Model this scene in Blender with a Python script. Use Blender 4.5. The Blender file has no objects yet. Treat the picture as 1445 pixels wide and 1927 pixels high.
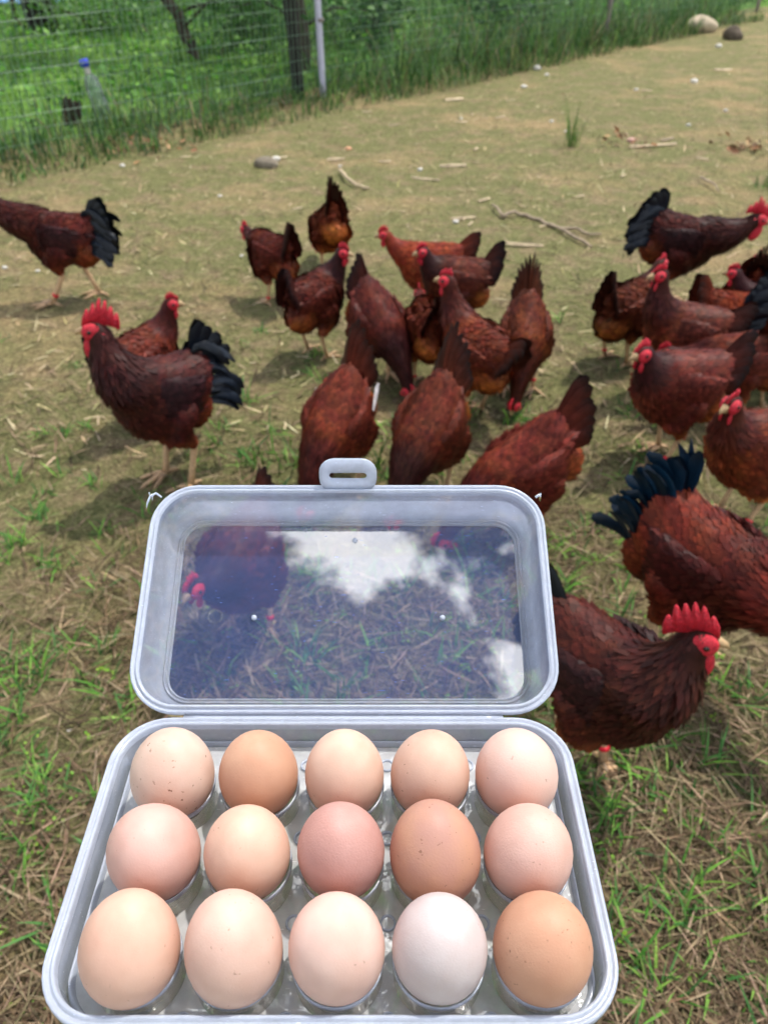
import bpy, bmesh, math, random
import numpy as np
from mathutils import Vector, Matrix
from mathutils.geometry import delaunay_2d_cdt

R = math.radians
S = bpy.context.scene
COL = S.collection
rng = np.random.default_rng(11)
random.seed(11)

# ------------------------------------------------------------------ camera, sky, sun
CAM_H, PITCH, FPX, PW, PH = 1.40, R(38.0), 1447.0, 1445.0, 1927.0
cam_d = bpy.data.cameras.new('camera')
cam = bpy.data.objects.new('camera', cam_d); COL.objects.link(cam)
cam.location = (0, 0, CAM_H); cam.rotation_euler = (R(90) - PITCH, 0, 0)
cam_d.sensor_fit = 'VERTICAL'; cam_d.sensor_height = 36.0; cam_d.lens = 36.0 * FPX / PH
cam_d.clip_start = 0.02; cam_d.clip_end = 2000
cam_d.dof.use_dof = True; cam_d.dof.focus_distance = 0.42; cam_d.dof.aperture_fstop = 12.5
S.camera = cam

SUN_EL, SUN_AZ = 65.0, 48.0           # azimuth measured from +Y (straight ahead) towards +X
sun_dir = Vector((math.sin(R(SUN_AZ)) * math.cos(R(SUN_EL)), math.cos(R(SUN_AZ)) * math.cos(R(SUN_EL)), math.sin(R(SUN_EL))))
sl = bpy.data.lights.new('sun', 'SUN'); sl.energy = 4.3; sl.angle = R(1.5); sl.color = (1.0, 0.955, 0.89)
so = bpy.data.objects.new('sun', sl); COL.objects.link(so)
so.rotation_euler = sun_dir.to_track_quat('Z', 'Y').to_euler()

W = bpy.data.worlds.new('World'); S.world = W; W.use_nodes = True
wn, wl = W.node_tree.nodes, W.node_tree.links
wn.clear()
def wnode(t, **k):
    n = wn.new(t)
    for a, b in k.items(): setattr(n, a, b)
    return n
sky = wnode('ShaderNodeTexSky', sky_type='NISHITA', sun_disc=False, sun_elevation=R(SUN_EL), sun_rotation=R(SUN_AZ),
            altitude=50.0, air_density=1.0, dust_density=0.6, ozone_density=1.3)
tc = wnode('ShaderNodeTexCoord'); sx = wnode('ShaderNodeSeparateXYZ'); wl.new(tc.outputs['Generated'], sx.inputs[0])
mz = wnode('ShaderNodeMath', operation='MAXIMUM'); wl.new(sx.outputs[2], mz.inputs[0]); mz.inputs[1].default_value = 0.0
az = wnode('ShaderNodeMath', operation='ADD'); wl.new(mz.outputs[0], az.inputs[0]); az.inputs[1].default_value = 0.12
dx = wnode('ShaderNodeMath', operation='DIVIDE'); wl.new(sx.outputs[0], dx.inputs[0]); wl.new(az.outputs[0], dx.inputs[1])
dy = wnode('ShaderNodeMath', operation='DIVIDE'); wl.new(sx.outputs[1], dy.inputs[0]); wl.new(az.outputs[0], dy.inputs[1])
cx = wnode('ShaderNodeCombineXYZ'); wl.new(dx.outputs[0], cx.inputs[0]); wl.new(dy.outputs[0], cx.inputs[1])
CLOUD_OFF = (3.435, 2.118, 0.4)
mp = wnode('ShaderNodeMapping'); mp.inputs['Location'].default_value = CLOUD_OFF; wl.new(cx.outputs[0], mp.inputs[0])
cn = wnode('ShaderNodeTexNoise'); cn.inputs['Scale'].default_value = 3.4; cn.inputs['Detail'].default_value = 9.0
cn.inputs['Roughness'].default_value = 0.52; cn.inputs['Distortion'].default_value = 0.25
wl.new(mp.outputs[0], cn.inputs['Vector'])
cr = wnode('ShaderNodeValToRGB'); cr.color_ramp.elements[0].position = 0.570; cr.color_ramp.elements[1].position = 0.605
wl.new(cn.outputs['Fac'], cr.inputs[0])
mixc = wnode('ShaderNodeMix', data_type='RGBA')
wl.new(cr.outputs['Color'], mixc.inputs['Factor']); wl.new(sky.outputs['Color'], mixc.inputs['A'])
mixc.inputs['B'].default_value = (46.0, 46.4, 47.5, 1)
bg = wnode('ShaderNodeBackground'); bg.inputs['Strength'].default_value = 0.13
wl.new(mixc.outputs['Result'], bg.inputs['Color'])
wo = wnode('ShaderNodeOutputWorld'); wl.new(bg.outputs[0], wo.inputs[0])

S.view_settings.view_transform = 'Standard'; S.view_settings.look = 'None'
S.view_settings.exposure = 0.0; S.view_settings.gamma = 1.0; S.view_settings.use_curve_mapping = False
S.render.engine = 'CYCLES'
S.cycles.max_bounces = 10; S.cycles.transparent_max_bounces = 24; S.cycles.diffuse_bounces = 3
S.cycles.glossy_bounces = 3; S.cycles.transmission_bounces = 6
S.cycles.caustics_reflective = False; S.cycles.caustics_refractive = False

# ------------------------------------------------------------------ helpers
cP, sP = math.cos(PITCH), math.sin(PITCH)
def at(px, py, z=0.0):
    """the point at height z seen at photo pixel (px, py)"""
    u, v = (px - PW / 2) / FPX, (PH / 2 - py) / FPX
    d = np.array([u, cP + v * sP, -sP + v * cP])
    t = (z - CAM_H) / d[2]
    return np.array([0, 0, CAM_H]) + d * t
def along(px, py, y):
    """the point at forward distance y seen at pixel"""
    u, v = (px - PW / 2) / FPX, (PH / 2 - py) / FPX
    d = np.array([u, cP + v * sP, -sP + v * cP])
    return np.array([0, 0, CAM_H]) + d * (y / d[1])

def lin(r, g, b):
    f = lambda c: (c / 255 / 12.92) if c / 255 <= 0.04045 else ((c / 255 + 0.055) / 1.055) ** 2.4
    return (f(r), f(g), f(b))

def gz(x, y):
    """gentle relief of the yard"""
    x = np.asarray(x, float); y = np.asarray(y, float)
    return (0.010 * np.sin(1.9 * x + 0.7 * y + 0.5) * np.sin(1.3 * y - 0.6 * x) + 0.006 * np.sin(5.1 * x + 1.3) * np.sin(4.3 * y + 0.4)
            + 0.0035 * np.sin(13.1 * x + 3.7 * y) * np.sin(11.7 * y - 4.1 * x + 1.0))

def mesh_from(name, V, faces, smooth=True, cols=None):
    """faces: list of (M,k) index arrays (or lists of index lists)"""
    me = bpy.data.meshes.new(name)
    V = np.asarray(V, np.float32)
    loops, starts, n = [], [], 0
    for F in faces:
        F = np.asarray(F, np.int32)
        if F.size == 0: continue
        k = F.shape[1]
        loops.append(F.ravel()); starts.append(n + np.arange(F.shape[0]) * k); n += F.size
    loops = np.concatenate(loops); starts = np.concatenate(starts)
    me.vertices.add(len(V)); me.vertices.foreach_set('co', V.ravel())
    me.loops.add(len(loops)); me.loops.foreach_set('vertex_index', loops)
    me.polygons.add(len(starts)); me.polygons.foreach_set('loop_start', starts.astype(np.int32))
    me.update(calc_edges=True)
    me.polygons.foreach_set('use_smooth', np.full(len(starts), smooth, dtype=bool))
    if cols is not None:
        a = me.color_attributes.new('Col', 'FLOAT_COLOR', 'POINT')
        c = np.ones((len(V), 4), np.float32); c[:, :3] = cols
        a.data.foreach_set('color', c.ravel())
    me.validate()
    return me

def link(name, me, mat=None, parent=None, loc=None, rot=None):
    o = bpy.data.objects.new(name, me); COL.objects.link(o)
    if mat is not None and me is not None and not me.materials: me.materials.append(mat)
    if parent is not None: o.parent = parent
    if loc is not None: o.location = loc
    if rot is not None: o.rotation_euler = rot
    return o
def empty(name, loc=(0, 0, 0), rz=0.0):
    o = bpy.data.objects.new(name, None); COL.objects.link(o); o.location = loc; o.rotation_euler = (0, 0, rz)
    o.empty_display_size = 0.05
    return o
def tag(o, label=None, cat=None, group=None, kind=None):
    if label: o['label'] = label
    if cat: o['category'] = cat
    if group: o['group'] = group
    if kind: o['kind'] = kind
    return o

class MB:
    """collects closed tubes, lofts and blobs into one mesh"""
    def __init__(s): s.V, s.Q, s.T, s.n, s.C = [], [], [], 0, []
    def add(s, V, Q=(), T=(), col=None):
        V = np.asarray(V, float)
        if len(Q): s.Q.append(np.asarray(Q) + s.n)
        if len(T): s.T.append(np.asarray(T) + s.n)
        s.V.append(V); s.n += len(V)
        s.C.append(np.tile(np.asarray(col if col is not None else (1, 1, 1), float), (len(V), 1)) if np.ndim(col) < 2 else np.asarray(col))
    def rings(s, rings, cap0=True, cap1=True, col=None, closed=True):
        """rings: list of (k,3) arrays joined in sequence"""
        k = len(rings[0]); V = np.concatenate(rings); Q, T = [], []
        m = k if closed else k - 1
        for i in range(len(rings) - 1):
            for j in range(m):
                a, b = i * k + j, i * k + (j + 1) % k
                Q.append((a, b, b + k, a + k))
        V = list(V); 
        for cap, i in ((cap0, 0), (cap1, len(rings) - 1)):
            if cap:
                c = np.mean(rings[i], axis=0); V.append(c); ci = len(V) - 1
                for j in range(k):
                    a, b = i * k + j, i * k + (j + 1) % k
                    T.append((b, a, ci) if i == 0 else (a, b, ci))
        s.add(np.array(V), Q, T, col)
    def tube(s, pts, rad, k=8, col=None, cap=True, flat=1.0):
        pts = [np.asarray(p, float) for p in pts]; rr = []
        up = None
        for i, p in enumerate(pts):
            t = pts[min(i + 1, len(pts) - 1)] - pts[max(i - 1, 0)]; t = t / (np.linalg.norm(t) + 1e-12)
            if up is None:
                up = np.array([0, 0, 1.0]) if abs(t[2]) < 0.9 else np.array([1.0, 0, 0])
            sd = np.cross(t, up); sd /= np.linalg.norm(sd) + 1e-12
            up = np.cross(sd, t)
            a = np.linspace(0, 2 * np.pi, k, endpoint=False)[:, None]
            r = rad[i] if np.ndim(rad) else rad
            rr.append(p + r * (np.cos(a) * sd + flat * np.sin(a) * up))
        s.rings(rr, cap, cap, col)
    def blob(s, c, r, rot=None, k=12, m=8, col=None, prof=None):
        """ellipsoid with axes r, rotated by the 3x3 rot"""
        c = np.asarray(c, float); r = np.asarray(r, float); rot = np.eye(3) if rot is None else np.asarray(rot)
        rr = []
        for i in range(1, m):
            th = np.pi * i / m; a = np.linspace(0, 2 * np.pi, k, endpoint=False)
            p = np.stack([np.full(k, -np.cos(th)), np.sin(th) * np.cos(a), np.sin(th) * np.sin(a)], 1) * r
            rr.append(c + p @ rot.T)
        kk = k; V = np.concatenate(rr + [[c - r[0] * rot[:, 0]], [c + r[0] * rot[:, 0]]]); Q, T = [], []
        for i in range(m - 2):
            for j in range(kk):
                a, b = i * kk + j, i * kk + (j + 1) % kk; Q.append((a, b, b + kk, a + kk))
        p0, p1 = len(V) - 2, len(V) - 1; L = (m - 2) * kk
        for j in range(kk):
            T.append(((j + 1) % kk, j, p0)); T.append((L + j, L + (j + 1) % kk, p1))
        s.add(V, Q, T, col)
    def mesh(s, name, smooth=True, cols=False):
        f = []
        if s.Q: f.append(np.concatenate([np.asarray(q).reshape(-1, 4) for q in s.Q]))
        if s.T: f.append(np.concatenate([np.asarray(t).reshape(-1, 3) for t in s.T]))
        return mesh_from(name, np.concatenate(s.V), f, smooth, np.concatenate(s.C) if cols else None)

# ------------------------------------------------------------------ materials
def newmat(name):
    m = bpy.data.materials.new(name); m.use_nodes = True
    nt = m.node_tree; nt.nodes.clear()
    return m, nt.nodes, nt.links
def N(nodes, t, props=None, **inp):
    n = nodes.new(t)
    for a, b in (props or {}).items(): setattr(n, a, b)
    for a, b in inp.items():
        n.inputs[a.replace('_', ' ')].default_value = b
    return n
def ramp(nodes, stops):
    n = nodes.new('ShaderNodeValToRGB'); e = n.color_ramp.elements
    while len(e) > 1: e.remove(e[-1])
    for i, (p, c) in enumerate(stops):
        if i == 0: e[0].position = p; el = e[0]
        else: el = e.new(p)
        el.color = (*c, 1) if len(c) == 3 else c
    return n
def out(nodes, links, sh):
    o = nodes.new('ShaderNodeOutputMaterial'); links.new(sh.outputs[0], o.inputs['Surface']); return o

def mat_simple(name, col, rough=0.6, spec=0.4, noise=0.0, scale=40.0, bump=0.0, metal=0.0, sss=0.0):
    m, n, l = newmat(name)
    b = N(n, 'ShaderNodeBsdfPrincipled', None, Base_Color=(*col, 1), Roughness=rough, Metallic=metal)
    b.inputs['Specular IOR Level'].default_value = spec
    if sss:
        b.inputs['Subsurface Weight'].default_value = sss; b.inputs['Subsurface Radius'].default_value = (0.01, 0.004, 0.003)
        b.inputs['Subsurface Scale'].default_value = 0.4
    if noise or bump:
        tcn = N(n, 'ShaderNodeTexCoord'); tx = N(n, 'ShaderNodeTexNoise', None, Scale=scale, Detail=6.0, Roughness=0.6)
        l.new(tcn.outputs['Object'], tx.inputs['Vector'])
        if noise:
            rp = ramp(n, [(0.25, tuple(c * (1 - noise) for c in col)), (0.75, tuple(min(1, c * (1 + noise)) for c in col))])
            l.new(tx.outputs['Fac'], rp.inputs[0]); l.new(rp.outputs[0], b.inputs['Base Color'])
        if bump:
            bp = N(n, 'ShaderNodeBump', None, Strength=bump, Distance=0.01); l.new(tx.outputs['Fac'], bp.inputs['Height'])
            l.new(bp.outputs[0], b.inputs['Normal'])
    out(n, l, b); return m

def mat_attr(name, rough=0.6, spec=0.25, transl=0.0, nscale=60.0, namt=0.25, sheen=0.0):
    """colour from the 'Col' attribute, a little noise on it; optional leaf translucency"""
    m, n, l = newmat(name)
    a = N(n, 'ShaderNodeAttribute', {'attribute_name': 'Col'})
    tcn = N(n, 'ShaderNodeTexCoord'); tx = N(n, 'ShaderNodeTexNoise', None, Scale=nscale, Detail=3.0)
    l.new(tcn.outputs['Object'], tx.inputs['Vector'])
    mr = N(n, 'ShaderNodeMapRange'); mr.inputs['From Min'].default_value = 0.3; mr.inputs['From Max'].default_value = 0.7
    mr.inputs['To Min'].default_value = 1 - namt; mr.inputs['To Max'].default_value = 1 + namt
    l.new(tx.outputs['Fac'], mr.inputs['Value'])
    vm = N(n, 'ShaderNodeVectorMath', {'operation': 'SCALE'}); l.new(a.outputs['Color'], vm.inputs[0]); l.new(mr.outputs[0], vm.inputs['Scale'])
    b = N(n, 'ShaderNodeBsdfPrincipled', None, Roughness=rough); b.inputs['Specular IOR Level'].default_value = spec
    l.new(vm.outputs[0], b.inputs['Base Color'])
    if sheen:
        b.inputs['Sheen Weight'].default_value = sheen; b.inputs['Sheen Roughness'].default_value = 0.4
    if transl:
        t = N(n, 'ShaderNodeBsdfTranslucent'); l.new(vm.outputs[0], t.inputs['Color'])
        mx = N(n, 'ShaderNodeMixShader'); mx.inputs[0].default_value = transl
        l.new(b.outputs[0], mx.inputs[1]); l.new(t.outputs[0], mx.inputs[2]); out(n, l, mx)
    else: out(n, l, b)
    return m

def mat_plastic(name, opaque, col, glossy=1.5, rough=0.12, transl=0.5, wave=0.0, tcol=(0.96, 0.97, 0.99)):
    """thin translucent polypropylene: see-through share, milky share lit from both sides, and a reflective skin"""
    m, n, l = newmat(name)
    tr = N(n, 'ShaderNodeBsdfTransparent', None, Color=(*tcol, 1))
    df = N(n, 'ShaderNodeBsdfDiffuse', None, Color=(*col, 1)); tl = N(n, 'ShaderNodeBsdfTranslucent', None, Color=(*col, 1))
    m1 = N(n, 'ShaderNodeMixShader'); m1.inputs[0].default_value = transl; l.new(df.outputs[0], m1.inputs[1]); l.new(tl.outputs[0], m1.inputs[2])
    m2 = N(n, 'ShaderNodeMixShader')
    tcs = N(n, 'ShaderNodeTexCoord'); sn = N(n, 'ShaderNodeTexNoise', None, Scale=55.0, Detail=9.0, Roughness=0.7); l.new(tcs.outputs['Object'], sn.inputs['Vector'])
    sr_ = N(n, 'ShaderNodeMapRange'); sr_.inputs['From Min'].default_value = .3; sr_.inputs['From Max'].default_value = .7; sr_.inputs['To Min'].default_value = opaque * .84; sr_.inputs['To Max'].default_value = min(1, opaque * 1.16); l.new(sn.outputs['Fac'], sr_.inputs['Value'])
    mps = N(n, 'ShaderNodeMapping'); mps.inputs['Scale'].default_value = (160, 900, 900); mps.inputs['Rotation'].default_value = (.2, .3, .7); l.new(tcs.outputs['Object'], mps.inputs[0])
    dn_ = N(n, 'ShaderNodeTexNoise', None, Scale=1.0, Detail=1.0); l.new(mps.outputs[0], dn_.inputs['Vector'])
    dr_ = ramp(n, [(.735, (0, 0, 0)), (.775, (.5, .5, .5))]); l.new(dn_.outputs['Fac'], dr_.inputs[0])          # fine scuffs and dust
    ma_ = N(n, 'ShaderNodeMath', {'operation': 'ADD', 'use_clamp': True}); l.new(sr_.outputs[0], ma_.inputs[0]); l.new(dr_.outputs[0], ma_.inputs[1]); l.new(ma_.outputs[0], m2.inputs[0])
    l.new(tr.outputs[0], m2.inputs[1]); l.new(m1.outputs[0], m2.inputs[2])
    gl = N(n, 'ShaderNodeBsdfGlossy', None, Roughness=rough, Color=(1, 1, 1, 1))
    fr = N(n, 'ShaderNodeFresnel', None, IOR=glossy)
    if wave:
        tcn = N(n, 'ShaderNodeTexCoord'); tx = N(n, 'ShaderNodeTexNoise', None, Scale=90.0, Detail=3.0); l.new(tcn.outputs['Object'], tx.inputs['Vector'])
        bp = N(n, 'ShaderNodeBump', None, Strength=wave, Distance=0.002); l.new(tx.outputs['Fac'], bp.inputs['Height'])
        l.new(bp.outputs[0], gl.inputs['Normal'])
    m3 = N(n, 'ShaderNodeMixShader'); l.new(fr.outputs[0], m3.inputs[0]); l.new(m2.outputs[0], m3.inputs[1]); l.new(gl.outputs[0], m3.inputs[2])
    out(n, l, m3); return m

M = {}
M['plumage'] = mat_attr('plumage', 0.52, 0.13, 0.0, 55.0, 0.25, 0.0)
M['tail'] = mat_attr('tail_plumage', 0.34, 0.28, 0.0, 40.0, 0.2)
M['comb'] = mat_simple('comb_skin', lin(190, 34, 50), 0.5, 0.35, 0.45, 160.0, 0.6, sss=0.2)
M['beak'] = mat_simple('beak_horn', lin(170, 140, 100), 0.4, 0.4, 0.3, 90.0)
M['eye'] = mat_simple('eye_dark', (0.02, 0.008, 0.004), 0.15, 0.5)
M['leg'] = mat_simple('leg_scales', lin(196, 160, 122), 0.6, 0.3, 0.35, 160.0, 0.4)
M['band_red'] = mat_simple('leg_band_red', lin(205, 30, 45), 0.4, 0.4)
M['band_blue'] = mat_simple('leg_band_blue', lin(60, 110, 190), 0.4, 0.4)
M['leaf'] = mat_attr('leaf', 0.5, 0.3, 0.42, 12.0, 0.2)
M['grass'] = mat_attr('grass_blade', 0.55, 0.25, 0.35, 30.0, 0.2)
M['straw'] = mat_attr('straw', 0.75, 0.15, 0.12, 60.0, 0.25)
M['bark'] = mat_simple('bark', (0.055, 0.042, 0.032), 0.9, 0.15, 0.5, 14.0, 0.8)
M['bark_dark'] = mat_simple('bark_dark', (0.028, 0.025, 0.022), 0.9, 0.15, 0.5, 12.0, 0.8)
M['wood'] = mat_simple('weathered_wood', lin(178, 160, 130), 0.85, 0.15, 0.35, 35.0, 0.5)
M['wood_grey'] = mat_simple('grey_branch_wood', lin(150, 134, 112), 0.85, 0.15, 0.35, 30.0, 0.6)
M['stone'] = mat_simple('stone', lin(176, 160, 136), 0.85, 0.2, 0.3, 12.0, 0.5)
M['stone_dark'] = mat_simple('dark_stone', lin(88, 78, 66), 0.9, 0.2, 0.5, 16.0, 0.6)
M['pebble'] = mat_simple('white_pebble', lin(204, 198, 186), 0.7, 0.3, 0.12, 60.0, 0.3)
M['post_metal'] = mat_simple('painted_post', lin(186, 184, 200), 0.45, 0.5, 0.12, 20.0)
M['post_grey'] = mat_simple('grey_post', lin(128, 118, 112), 0.6, 0.4, 0.25, 20.0)
M['wire'] = mat_simple('wire', lin(104, 130, 106), 0.5, 0.3, 0.2, 10.0)
M['plastic'] = mat_plastic('milky_plastic', 0.48, (0.68, 0.75, 0.92), 1.45, 0.22, 0.45, 0.08)
M['plastic_lid'] = mat_plastic('milky_lid_plastic', 0.56, (0.62, 0.70, 0.92), 1.45, 0.2, 0.5, 0.08)
M['rim'] = mat_plastic('plastic_rim', 0.72, (0.78, 0.85, 1.0), 1.45, 0.18, 0.4, 0.05)
M['clear'] = mat_plastic('clear_panel', 0.20, (0.22, 0.32, 0.82), 1.95, 0.008, 0.5, 0.0, (0.82, 0.86, 0.95))
M['tray'] = mat_plastic('tray_plastic', 0.70, (0.95, 0.95, 0.96), 1.7, 0.06, 0.45, 0.45)
M['cup'] = mat_plastic('cup_plastic', 0.26, (0.92, 0.92, 0.94), 1.6, 0.08, 0.45, 0.2)

# ------------------------------------------------------------------ the ground
def axis(lo, hi, a, b, step):
    c = list(np.arange(a, b + 1e-6, step)); s = step
    x = b
    while x < hi: s *= 1.35; x += s; c.append(x)
    s = step; x = a; d = []
    while x > lo: s *= 1.35; x -= s; d.append(x)
    return np.array(d[::-1] + c)
gx, gy = axis(-400, 400, -4.0, 5.0, 0.06), axis(-60, 700, 0.0, 9.0, 0.06)
GX, GY = np.meshgrid(gx, gy)
near = np.exp(-((np.maximum(np.abs(GX) - 6, 0)) / 6) ** 2) * np.exp(-((np.maximum(GY - 12, 0)) / 8) ** 2)
GZ = gz(GX, GY) * near
nx, ny = len(gx), len(gy)
idx = (np.arange(ny - 1)[:, None] * nx + np.arange(nx - 1)[None, :]).ravel()
gme = mesh_from('ground', np.stack([GX, GY, GZ], -1).reshape(-1, 3), [np.stack([idx, idx + 1, idx + nx + 1, idx + nx], 1)])

m, n, l = newmat('yard_soil')
tcn = N(n, 'ShaderNodeTexCoord')
big = N(n, 'ShaderNodeTexNoise', None, Scale=0.8, Detail=6.0, Roughness=0.7)
mid = N(n, 'ShaderNodeTexNoise', None, Scale=5.0, Detail=8.0, Roughness=0.74)
fin = N(n, 'ShaderNodeTexNoise', None, Scale=38.0, Detail=8.0, Roughness=0.80, Distortion=1.8)
vfi = N(n, 'ShaderNodeTexVoronoi', None, Scale=120.0, Randomness=1.0)
for t_ in (big, mid, fin, vfi): l.new(tcn.outputs['Object'], t_.inputs['Vector'])
soil = ramp(n, [(0.32, lin(65, 56, 43)), (0.44, lin(117, 102, 75)), (0.56, lin(152, 136, 102)), (0.68, lin(197, 182, 142))])
l.new(fin.outputs['Fac'], soil.inputs[0])
moss = ramp(n, [(0.32, lin(56, 58, 38)), (0.48, lin(107, 107, 67)), (0.66, lin(163, 157, 106))])
l.new(fin.outputs['Fac'], moss.inputs[0])
msk = ramp(n, [(0.40, (0, 0, 0)), (0.52, (1, 1, 1))]); l.new(mid.outputs['Fac'], msk.inputs[0])
mx = N(n, 'ShaderNodeMix', {'data_type': 'RGBA'}); l.new(msk.outputs[0], mx.inputs['Factor']); l.new(soil.outputs[0], mx.inputs['A']); l.new(moss.outputs[0], mx.inputs['B'])
bare = ramp(n, [(0.50, (0, 0, 0)), (0.64, (0.8, 0.8, 0.8))]); l.new(big.outputs['Fac'], bare.inputs[0])
tan_ = ramp(n, [(0.32, lin(111, 88, 66)), (0.52, lin(166, 141, 103)), (0.70, lin(211, 185, 142))]); l.new(fin.outputs['Fac'], tan_.inputs[0])
mx2 = N(n, 'ShaderNodeMix', {'data_type': 'RGBA'}); l.new(bare.outputs[0], mx2.inputs['Factor']); l.new(mx.outputs['Result'], mx2.inputs['A']); l.new(tan_.outputs[0], mx2.inputs['B'])
b = N(n, 'ShaderNodeBsdfPrincipled', None, Roughness=0.95); b.inputs['Specular IOR Level'].default_value = 0.1
l.new(mx2.outputs['Result'], b.inputs['Base Color'])
ad = N(n, 'ShaderNodeMath', {'operation': 'ADD'}); l.new(fin.outputs['Fac'], ad.inputs[0]); l.new(mid.outputs['Fac'], ad.inputs[1])
bp = N(n, 'ShaderNodeBump', None, Strength=0.9, Distance=0.02); l.new(ad.outputs[0], bp.inputs['Height']); l.new(bp.outputs[0], b.inputs['Normal'])
out(n, l, b); M['soil'] = m
tag(link('ground', gme, M['soil']), kind='structure')

# the meadow beyond the fence, a sheet just above the soil
F0 = np.array([-0.60, 8.15]); FD = np.array([0.668, 0.744]); FN = np.array([0.744, -0.668])   # the fence line; FN points into the yard
mv = [np.array([*(F0 + FD * t + FN * (0.05 + 0.10 * math.sin(t * 2.7) if k == 0 else -o_)), .035 if k > 1 else (.028 if k else -.03)]) for k, o_ in enumerate((0, .6, 3, 10, 60)) for t in np.arange(-14, 40, .5)]
nt_ = len(np.arange(-14, 40, .5)); ix = (np.arange(4)[:, None] * nt_ + np.arange(nt_ - 1)[None]).ravel()
tag(link('meadow', mesh_from('meadow', np.array(mv), [np.stack([ix, ix + nt_, ix + nt_ + 1, ix + 1], 1)]), mat_simple('meadow_turf', lin(84, 116, 46), 0.95, 0.1, 0.55, 6.0, 0.8)), kind='structure')

# ------------------------------------------------------------------ blades: a field of curved strips in one mesh
def blades(P, L, Wd, az, lean, bend, cols, rows=4, tipcol=None):
    """P base points (n,3); L length; Wd width; az heading; lean from vertical (rad) at base; bend extra lean at tip"""
    n_ = len(P); u = np.linspace(0, 1, rows)
    d = np.stack([np.cos(az), np.sin(az)], 1); sd = np.stack([-np.sin(az), np.cos(az), np.zeros(n_)], 1)
    pos = np.zeros((n_, rows, 3)); pos[:, 0] = P
    for i in range(1, rows):
        th = lean + bend * (u[i] + u[i - 1]) / 2; st = L / (rows - 1)
        pos[:, i, :2] = pos[:, i - 1, :2] + d * (np.sin(th) * st)[:, None]
        pos[:, i, 2] = pos[:, i - 1, 2] + np.cos(th) * st
    wd = Wd[:, None] * (0.55 + 0.9 * u - 1.40 * u ** 2)[None, :]; wd[:, -1] = Wd * 0.08
    A = pos - sd[:, None] * wd[:, :, None] / 2; B = pos + sd[:, None] * wd[:, :, None] / 2
    V = np.stack([A, B], 2).reshape(n_, rows * 2, 3)
    q = np.array([[2 * i, 2 * i + 1, 2 * i + 3, 2 * i + 2] for i in range(rows - 1)])
    F = (np.arange(n_)[:, None, None] * rows * 2 + q[None]).reshape(-1, 4)
    C = np.repeat(cols, rows * 2, axis=0)
    if tipcol is not None:
        w = np.tile(np.repeat(u, 2), n_)[:, None] ** 1.5; C = C * (1 - w) + np.repeat(tipcol, rows * 2, axis=0) * w
    return V.reshape(-1, 3), F, C

def palette(cols, n_, jit=0.25, g=rng):
    c = np.array(cols)[g.integers(0, len(cols), n_)]
    return c * (1 + g.uniform(-jit, jit, (n_, 1))) * (1 + g.uniform(-0.08, 0.08, (n_, 3)))
GREEN = [lin(65, 104, 34), lin(83, 124, 43), lin(54, 90, 36), lin(101, 135, 58), lin(50, 94, 52)]
DKGREEN = [lin(40, 77, 29), lin(52, 92, 35), lin(34, 67, 29), lin(71, 109, 45), lin(84, 123, 59)]
STRAW = [lin(126, 107, 83), lin(106, 87, 65), lin(151, 131, 104), lin(86, 70, 52), lin(70, 57, 42), lin(117, 104, 76)]

def fpt(t, off=0.0): return F0 + FD * t + FN * off

# ------------------------------------------------------------------ fence
fence = empty('wire_fence', (*fpt(0), 0)); tag(fence, 'wire mesh fence strung between posts along the tall grass', 'fence')
def rel(v): return np.asarray(v, float) - np.array([*fpt(0), 0])
PT = 5.32
def add_post(t, name, mat, r, h, lean=0.0, off=0.0, k=12, rough=0.0):
    mb = MB(); p = np.array([*fpt(t, off), -0.05]); zs = np.linspace(0, h, 9)
    pts = [p + np.array([lean * z, 0, z]) for z in zs]
    rad = [r * (1 + rough * random.uniform(-1, 1)) for _ in zs]
    mb.tube([rel(q) for q in pts], rad, k)
    return link(name, mb.mesh(name), mat, fence)
po = add_post(0.0, 'metal_post', M['post_metal'], 0.030, 1.75, -0.02, 0.04)
mb = MB(); q0 = np.array([*fpt(0.0, 0.04), 0.62]); mb.tube([rel(q0), rel(q0 + [0, 0, 0.03])], 0.034, 12); link('tie_clip', mb.mesh('tie_clip'), M['post_grey'], po)
po['label'] = 'pale lavender painted metal post'
add_post(-0.17, 'wooden_post', M['bark_dark'], 0.062, 1.6, -0.03, -0.12, 10, 0.12)
add_post(PT, 'metal_post', M['post_grey'], 0.032, 1.7, 0.0, 0.03)
add_post(-PT, 'metal_post', M['post_grey'], 0.03, 1.7, 0.0, 0.03)
add_post(2 * PT, 'metal_post', M['post_grey'], 0.03, 1.7, 0.0, 0.03)
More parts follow.
